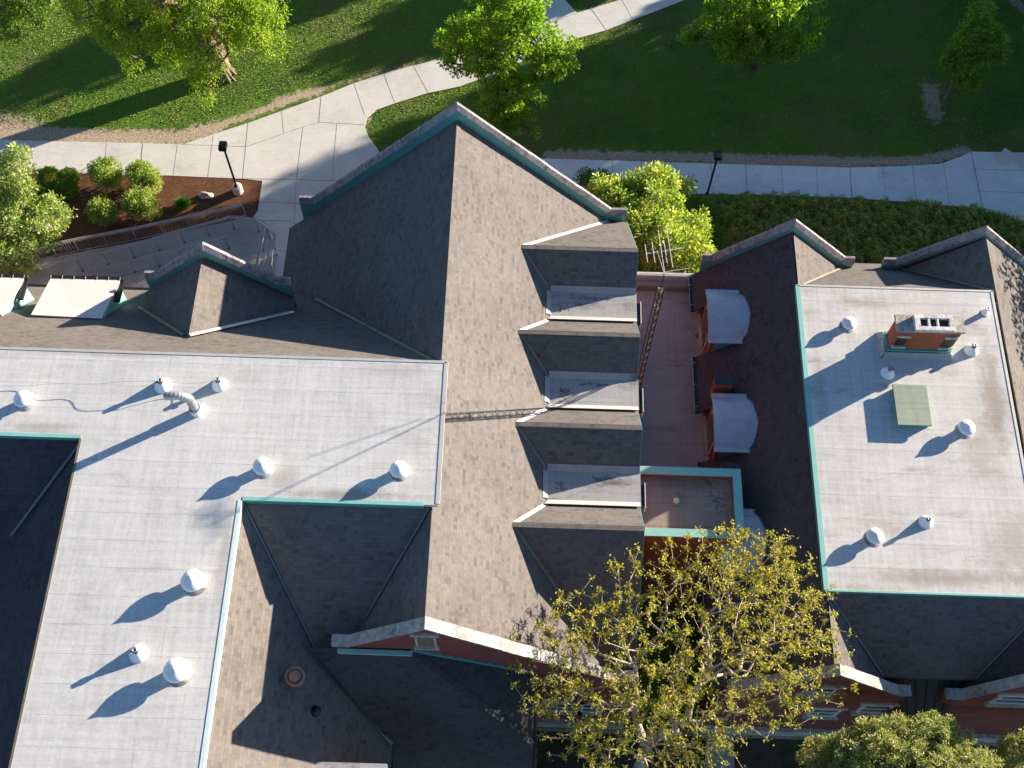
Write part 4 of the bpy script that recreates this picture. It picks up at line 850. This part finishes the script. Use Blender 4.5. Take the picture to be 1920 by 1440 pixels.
tree('young_tree','slim young tree in a bare soil ring at the top right','tree',at(1768,192,0),at(1785,158,1.3),[LB(1835,75,3.9,1.35,1.0,.95),LB(1800,110,2.9,1.1,.8,.7),LB(1838,25,5.0,.6,.5,.7),LB(1815,150,1.7,.65,.5,.5),LB(1870,100,3.2,.6,.5,.5)],
 220,8500,.2,.1,'leaf_maple',.07,.3,'bark')
tree('lime_tree','sunlit lime green tree between the tall gable and the east wing','tree',at(1215,480,0),at(1212,440,1.6),[LB(1205,385,4.6,2.0,1.3,1.3),LB(1200,440,4.4,2.2,1.5,1.5),LB(1270,470,4.2,1.8,1.2,1.2),LB(1225,345,4.8,1.4,.9,.8),LB(1150,365,4.2,1.2,.9,.9),LB(1286,350,3.6,.5,.6,.5),LB(1300,425,3.6,.8,.8,.8)],
 520,26000,.21,.10,'leaf_lime',.12,.36,'bark_dark',None,0,.5)
tree('dark_shrub','dark shaded shrub peeking out beside the tall gable','shrub',at(1110,365,0),at(1110,358,.5),[LB(1100,345,1.4,.6,.7,.6),LB(1128,340,1.5,.55,.6,.5)],70,1800,.16,.08,'leaf_mid',.04,.25,'bark_dark')
tree('dark_shrub','dark green bush at the west end of the juniper hedge','shrub',at(1310,440,0),at(1310,430,.5),[LB(1312,400,1.4,.9,.9,.7),LB(1325,450,1.3,1.0,.9,.7)],160,5000,.15,.09,'leaf_mid',.05,.3,'bark_dark')
# sparse young-leaved tree over the south walls
b=at(1195,1520,0)
pts=[LB(1285,1225,11.2,4.8,3.7,2.0),LB(1400,1050,11.5,1.9,1.6,.9),LB(1480,1150,11.0,1.7,1.6,1.0),LB(1130,1230,11.5,3.9,2.6,1.2),LB(1420,1180,11.3,3.3,3.8,1.8),LB(1180,1350,10.5,3.6,2.2,1.6),LB(1020,1260,11.4,1.6,1.0,.7),LB(1240,1420,10.0,3.2,2.2,1.6),LB(1540,1290,9.8,1.6,.9,.7),LB(1350,1040,11.6,2.8,1.2,.9),LB(1090,1170,11.9,1.8,1.1,.6),LB(1200,1060,11.8,1.5,.9,.6)]
t=thing('sparse_tree','tall sparse tree with young yellow-green leaves and pale twigs over the south walls','tree',b)
P=lobes_points(pts,1450,.4); ok=~((P[:,0]<5.2)&(P[:,1]>9.5)&(P[:,2]<11.6-np.maximum(0,P[:,0]-1)*.35)); P=P[ok]; P=P[P[:,2]>8]
arr,par,rad,tips=skeleton(b,at(1215,1385,7.4),P,.24,.0075,.56,[at(1190,1460,3.8)],.5,.16)
woodmesh('trunk',arr,par,rad,'bark_pale',t)
tp=arr[tips]; K=7; cc=np.repeat(tp,K,axis=0); 
extra=arr[RNG.choice(np.arange(12,len(arr)),550)]; cc=np.concatenate([cc,np.repeat(extra,12,axis=0)])
cc=np.concatenate([cc,cc+RNG.normal(size=cc.shape)*.09]); n=len(cc)
dr=unit(n); dr[:,2]=np.abs(dr[:,2])*.55-.1; dr/=np.linalg.norm(dr,axis=1)[:,None]
leafmesh('crown',cc+dr*.02,dr,RNG.uniform(.07,.15,n),RNG.uniform(.035,.065,n),M['leaf_young'],t,b,.4)
# pines bottom right
def pine(label,base,lobes,ncl,nl,r0):
    t=thing('pine_tree',label,'pine tree',base,None)
    P=lobes_points(lobes,ncl,.8); P=P[P[:,2]>.5]; arr,par,rad,tips=skeleton(base,(base[0],base[1],3.5),P,r0,.008); woodmesh('trunk',arr,par,rad,'bark_dark',t)
    k=RNG.integers(0,len(P),nl); dr=unit(nl); dr[:,2]=np.abs(dr[:,2])*.8+.1; dr/=np.linalg.norm(dr,axis=1)[:,None]
    Cn=P[k]+unit(nl)*RNG.uniform(0,.24,nl)[:,None]
    leafmesh('crown',Cn,dr,RNG.uniform(.10,.18,nl),RNG.uniform(.03,.055,nl),M['needle'],t,base,.1)
x,y,_=at(1690,1540,0); pine('dense grey-green pine at the bottom right below the porch roof',(x,y,0),[LB(1700,1435,10.2,2.6,1.7,1.2),LB(1620,1435,9.4,1.7,1.3,1.2),LB(1770,1435,9.6,1.7,1.3,1.1),LB(1550,1425,8.6,1.0,.8,.8),LB(1830,1450,8.8,.9,.8,.9),LB(1650,1375,9.6,1.0,.6,.6),LB(1750,1365,9.8,.9,.5,.5),LB(1690,1520,9.5,3.2,2.2,2)],1500,110000,.2)
x,y,_=at(1930,1470,0); pine('small reddish-green pine in the bottom right corner',(x,y,0),[LB(1915,1415,7.6,.8,.8,1.0),LB(1935,1460,6.6,1.2,1.0,1.2)],260,14000,.1)
# tall shrub-like tree at the left edge
tree('silver_tree','tall shrubby tree with glossy silvery leaves at the left edge','tree',at(40,470,0),at(38,440,1.4),[LB(38,300,5.0,.6,.6,1.0),LB(25,350,4.2,1.0,.8,.9),LB(95,400,2.8,1.0,.8,.9),LB(45,430,3.0,1.7,1.2,1.2),LB(10,480,2.6,1.6,1.2,1.2),LB(-30,430,3.0,1.7,1.4,1.4),LB(10,305,4.6,.5,.4,.5)],
 420,19000,.2,.095,'leaf_silver',.1,.32,'bark_pale')
# boxwoods
def ball(name,label,cat,px,py,r,mat,n,L,W,group,sq=.85):
    x,y,_=at(px,py,r*.8); d=unit(n); d[:,2]=np.where(d[:,2]<-.5,-d[:,2],d[:,2]); rr=RNG.uniform(.7,1.03,n)*(1+.08*np.sin(d[:,0]*9+px)*np.cos(d[:,1]*8))
    t=thing(name,label,cat,(x,y,0),group); C_=np.array([x,y,r*.8])+d*rr[:,None]*np.array([r,r,r*sq]); C_[:,2]=np.maximum(C_[:,2],.05)
    dd_=d*.8+unit(n)*.6; dd_/=np.linalg.norm(dd_,axis=1)[:,None]; leafmesh('foliage',C_,dd_,RNG.uniform(.6,1.2,n)*L,RNG.uniform(.6,1.2,n)*W,M[mat],t,(x,y,0))
    m=MB()
    for k in range(7):
        a=k*.9; m.tube((x,y,0),(x+r*.6*math.cos(a),y+r*.6*math.sin(a),r*1.1),.02,.008,5)
    m.build('stem','bark_dark',t)
for px,py,r,lab in ((93,333,.62,'second clipped round boxwood from the left, by the walk'),(130,333,.55,'clipped round boxwood at the right end of the walk-side row'),(124,354,.6,'shaded clipped boxwood behind the right end of the row'),(62,362,.62,'clipped round boxwood in the back row, left one'),(88,368,.5,'small clipped boxwood squeezed in the middle of the back row'),(5,328,.7,'clipped round boxwood cut by the left edge of the picture')):
    ball('boxwood_shrub',lab,'shrub',px,py,r,'box_leaf',4200,.085,.04,'clipped boxwoods in the bed')
def shrub(label,px,py,r,h,n,group='loose shrubs in the mulch bed'):
    x,y,_=at(px,py,0); tree('leafy_shrub',label,'shrub',(x,y,0),(x,y,.25),[(x,y,h*.62,r*.8,r*.8,h*.4),(x+r*.4,y-.2,h*.5,r*.55,r*.55,h*.35),(x-r*.4,y+.2,h*.55,r*.5,r*.5,h*.35)],130,n,.13,.065,'shrub_leaf',.03,.24,'bark_dark',group,seg=.4)
shrub('loose pale green shrub nearest the walk, left of the four',208,345,1.0,1.6,5200); shrub('loose pale green shrub nearest the walk, right of the four',278,352,1.0,1.7,5200); shrub('loose pale green shrub at the lower left of the four, near the railing',198,412,.85,1.4,4400); shrub('fullest loose green shrub, between the iris clump and the other shrubs',272,400,1.05,1.6,6000)
# iris clump
x,y,_=at(344,388,0); n=420; a=RNG.uniform(0,6.28,n); tl=RNG.uniform(.1,1.1,n); dr=np.stack([np.cos(a)*tl,np.sin(a)*tl,np.ones(n)*.8],1); dr/=np.linalg.norm(dr,axis=1)[:,None]
C_=np.stack([x+RNG.normal(size=n)*.13,y+RNG.normal(size=n)*.1,np.full(n,.03)],1); o=leafmesh('iris_clump',C_,dr,RNG.uniform(.4,.75,n),RNG.uniform(.03,.05,n),M['blade'],None,(x,y,0),.35); tag(o,'dark green clump of sword-shaped leaves beside the pale rock','plant')
# juniper hedge (ground cover)
def inpoly(X,Y,poly):
    c=np.zeros(X.shape,bool); j=len(poly)-1
    for i in range(len(poly)):
        xi,yi=poly[i];xj,yj=poly[j]; c^=((yi>Y)!=(yj>Y))&(X<(xj-xi)*(Y-yi)/(yj-yi+1e-12)+xi); j=i
    return c
hp=P2([(1318,378),(1450,380),(1597,386),(1713,394),(1797,402),(1843,409),(1897,424),(1940,450),(2010,540),(1900,560),(1300,560),(1300,470)])
def vnoise(X,Y,f,seed):
    r=np.random.default_rng(seed); out=0
    for k in range(9):
        a=r.uniform(0,6.28); w=f*r.uniform(.5,1.6); out=out+np.sin(X*math.cos(a)*w+Y*math.sin(a)*w+r.uniform(0,6.28))
    return out/4
n=150000; xs=[p[0] for p in hp]; ys=[p[1] for p in hp]; X=RNG.uniform(min(xs),max(xs),n); Y=RNG.uniform(max(30.3,min(ys)),max(ys),n); ok=inpoly(X,Y,hp); X=X[ok];Y=Y[ok]
H=.78+.24*vnoise(X,Y,3.2,1)+.22*vnoise(X,Y,9.0,2); Z=np.maximum(.1,H*RNG.uniform(.72,1.05,len(X)))
dr=unit(len(X)); dr[:,2]=np.abs(dr[:,2])*.7+.15; dr/=np.linalg.norm(dr,axis=1)[:,None]
s=NT('juniper_leaf'); g=s.n('NewGeometry').outputs['Random Per Island']; p=s.pos(); c=s.ramp(g,[(0,(.13,.20,.035)),(.5,(.30,.40,.07)),(1,(.50,.58,.15))]); pn=s.noise(p,1.1,3,.6); c=s.mix(s.ma('MULTIPLY',s.step(pn,.66,.72),.8),c,(.45,.16,.08)); c=s.mix(s.ma('MULTIPLY',s.step(s.noise(p,.5,2),.5,.6),.45),c,(.24,.34,.05)); M['juniper']=s.fin(c,.7)
o=leafmesh('juniper_hedge',np.stack([X,Y,Z],1),dr,RNG.uniform(.09,.2,len(X)),RNG.uniform(.03,.06,len(X)),M['juniper'],None,(0,0,0),.2); tag(o,'low spreading dark juniper hedge with brown patches north of the east wing','hedge',kind='stuff')
hm=MB(); hm.prism([(x_,y_,.25) for x_,y_ in hp if True],(0,0,-.2)); hb=hm.build('planting_bed','mulch',None); hb['kind']='structure'
# grass tufts
lawn_ex=[P2(left),P2(right)]
n=230000; X=RNG.uniform(-31,33,n); Y=RNG.uniform(38,57,n); keep=np.ones(n,bool)
for q in lawn_ex: keep&=~inpoly(X,Y,q)
X=X[keep];Y=Y[keep]; north=Y>40.3+.035*X*0
l1=P2([(-80,258),(65,258),(200,262),(345,268),(470,228),(600,181),(735,132),(875,93)]); 
bad=np.zeros(len(X),bool)
for pl_,w in ((P2([(-60,250),(65,252),(200,258),(340,258),(400,240),(470,215),(600,168)]),.75),(P2([(1030,290),(1300,295),(1590,303),(1690,303),(1760,296),(1810,282)]),.5)):
    bad|=segdist(X,Y,pl_)<w*RNG.uniform(.2,1.4,len(X))
hp2=P2([(-80,312),(60,318),(150,326),(315,330),(455,336),(492,340),(484,395),(473,411),(-80,540)]); bad|=inpoly(X,Y,hp2)|inpoly(X,Y,hp); bad|=(X>2)&(Y<39.6)
bad|=(vnoise(X,Y,.9,5)+RNG.normal(size=len(X))*.5)>1.25
X=X[~bad];Y=Y[~bad]; n=len(X); dr=unit(n); dr[:,2]=np.abs(dr[:,2])+.5; dr/=np.linalg.norm(dr,axis=1)[:,None]
s=NT('grass_blade'); g=s.n('NewGeometry').outputs['Random Per Island']; p=s.pos(); c=s.ramp(g,[(0,(.07,.18,.018)),(.6,(.17,.32,.03)),(1,(.32,.44,.05))]); c=s.mix(s.ma('MULTIPLY',s.step(s.noise(p,.16,3,.6),.45,.65),.45),c,(.34,.37,.05)); c=s.mix(s.ma('MULTIPLY',s.step(s.noise(p,.42,5,.7),.56,.7),.5),c,(.33,.30,.12)); c=s.mix(s.ma('MULTIPLY',s.step(s.noise(p,1.3,5,.7),.5,.7),.4),c,(.05,.13,.015)); c=s.mix(s.ma('MULTIPLY',s.step(s.noise(p,.11,4,.6,.5),.5,.62),.55),c,(.26,.24,.09)); M['grass']=s.fin(c,.7)
o=leafmesh('grass',np.stack([X,Y,np.full(n,.0)],1),dr,RNG.uniform(.04,.09,n),RNG.uniform(.025,.05,n),M['grass'],None,(0,0,0),.2); tag(o,'short mown green grass of the lawn','grass',kind='stuff')
n=420; X=RNG.uniform(-28,31,n); Y=RNG.uniform(40.5,55,n); k=np.ones(n,bool)
for q in lawn_ex: k&=~inpoly(X,Y,q)
X=X[k];Y=Y[k];n=len(X); dr=unit(n); dr[:,2]=np.abs(dr[:,2])*.3; dr/=np.linalg.norm(dr,axis=1)[:,None]
M['petal']=m_flat('fallen_petal',(.55,.52,.42),.8)
o=leafmesh('fallen_leaves',np.stack([X,Y,np.full(n,.07)],1),dr,RNG.uniform(.05,.11,n),RNG.uniform(.04,.07,n),M['petal'],None,(0,0,0),.2); tag(o,'pale fallen leaves and petals scattered over the lawn','fallen leaves',kind='stuff')
# ------------------------------------------------------------------ trees east of the frame whose shade lies on lawn and roofs
def uv2(u,v): return (.864*u-.503*v,.503*u+.864*v)
ft=[(58,38,12.2),(60,32.5,11.8),(57,27.5,11.2),(57,22.5,11.2),(56,17.5,10.4)]
for i,(u,v,h) in enumerate(ft):
    x,y=uv2(u,v); g='shade trees east of the lawn'
    tree('shade_tree',['northernmost','second from the north','middle','second from the south','southernmost'][i]+' of the dense shade trees beyond the right edge','tree',(x,y,0),(x,y,2.4),[(x,y,h*.42,3.6,3.6,h*.34),(x,y,h*.68,3.0,3.0,h*.30),(x+1,y-1.5,h*.35,2.6,2.6,h*.26)],260,9000,.62,.42,'leaf_mid',.3,.8,'bark',g)
for i,(u,v,h,r_) in enumerate(((45,46.9,7.0,2.3),(36,53.6,9.3,1.9))):
    x,y=uv2(u,v)
    tree('park_tree',['leafy park tree north of the lawn beyond the top edge, eastern one','leafy park tree north of the lawn beyond the top edge, western one'][i],'tree',(x,y,0),(x,y,2.4),[(x,y,h*.6,r_,r_,h*.36),(x+.8,y-.6,h*.42,r_*.8,r_*.8,h*.3)],220,8000,.5,.32,'leaf_mid',.22,.6,'bark')
x,y=34,26.5
for i,(x,y,h) in enumerate(((33,33.0,13.0),(36,25.5,13.8),(38.5,18.5,12.5))):
    tree('open_tree',['open-crowned tree northeast of the east wing','open-crowned tree east of the east wing','open-crowned tree southeast of the east wing'][i],'tree',(x,y,0),(x,y,4),[(x,y,h*.72,3.0,3.4,h*.26)],170,2400,.34,.2,'leaf_mid',.2,.6,'bark')
# ------------------------------------------------------------------ light, sky, camera
w=bpy.data.worlds.new('World'); SC.world=w; w.use_nodes=True; nt=w.node_tree; nt.nodes.clear()
o_=nt.nodes.new('ShaderNodeOutputWorld'); bg=nt.nodes.new('ShaderNodeBackground'); sk=nt.nodes.new('ShaderNodeTexSky'); sk.sky_type='NISHITA'; sk.sun_disc=False
sk.sun_elevation=math.radians(12.5); sk.sun_rotation=math.radians(59.8); sk.air_density=1.0; sk.dust_density=.3; sk.ozone_density=3.6; sk.altitude=200
nt.links.new(sk.outputs[0],bg.inputs[0]); nt.links.new(bg.outputs[0],o_.inputs[0]); bg.inputs[1].default_value=.064
sl=bpy.data.lights.new('sun','SUN'); sl.energy=5.0; sl.angle=math.radians(.53); sl.color=(1,.85,.68); so=bpy.data.objects.new('sun',sl); COL.objects.link(so)
so.rotation_euler=Vector(SUN).to_track_quat('Z','Y').to_euler(); so.location=(60,40,40)
cd=bpy.data.cameras.new('camera'); cam=bpy.data.objects.new('camera',cd); COL.objects.link(cam); SC.camera=cam
from mathutils import Matrix
cam.matrix_world=Matrix(((CR[0],CU[0],-CF[0],0),(CR[1],CU[1],-CF[1],0),(CR[2],CU[2],-CF[2],CZ),(0,0,0,1)))
cd.sensor_width=36; cd.sensor_fit='HORIZONTAL'; cd.lens=36*FPX/1920; cd.clip_start=.5; cd.clip_end=2000
SC.view_settings.view_transform='Standard'; SC.view_settings.look='None'; SC.view_settings.exposure=1.65; SC.view_settings.gamma=1
SC.render.engine='CYCLES'

PREF=['brick_shaft','roof_slope','metal_roof','flat_roof','frame','shaft','slats']
for e_ in [o for o in list(COL.objects) if o.type=='EMPTY' and o.parent is not None]:
    ch_=sorted(e_.children,key=lambda c:(PREF.index(c.name.split('.')[0]) if c.name.split('.')[0] in PREF else 99))
    if not ch_: bpy.data.objects.remove(e_); continue
    mn=ch_[0]; wm=world(mn); nm=e_.name.split('.')[0]; pr_=e_.parent
    for c in ch_[1:]: wc=world(c); c.parent=mn; c.location=tuple(wc-wm)
    mn.parent=pr_; mn.location=tuple(wm-world(pr_)); bpy.data.objects.remove(e_); mn.name=nm
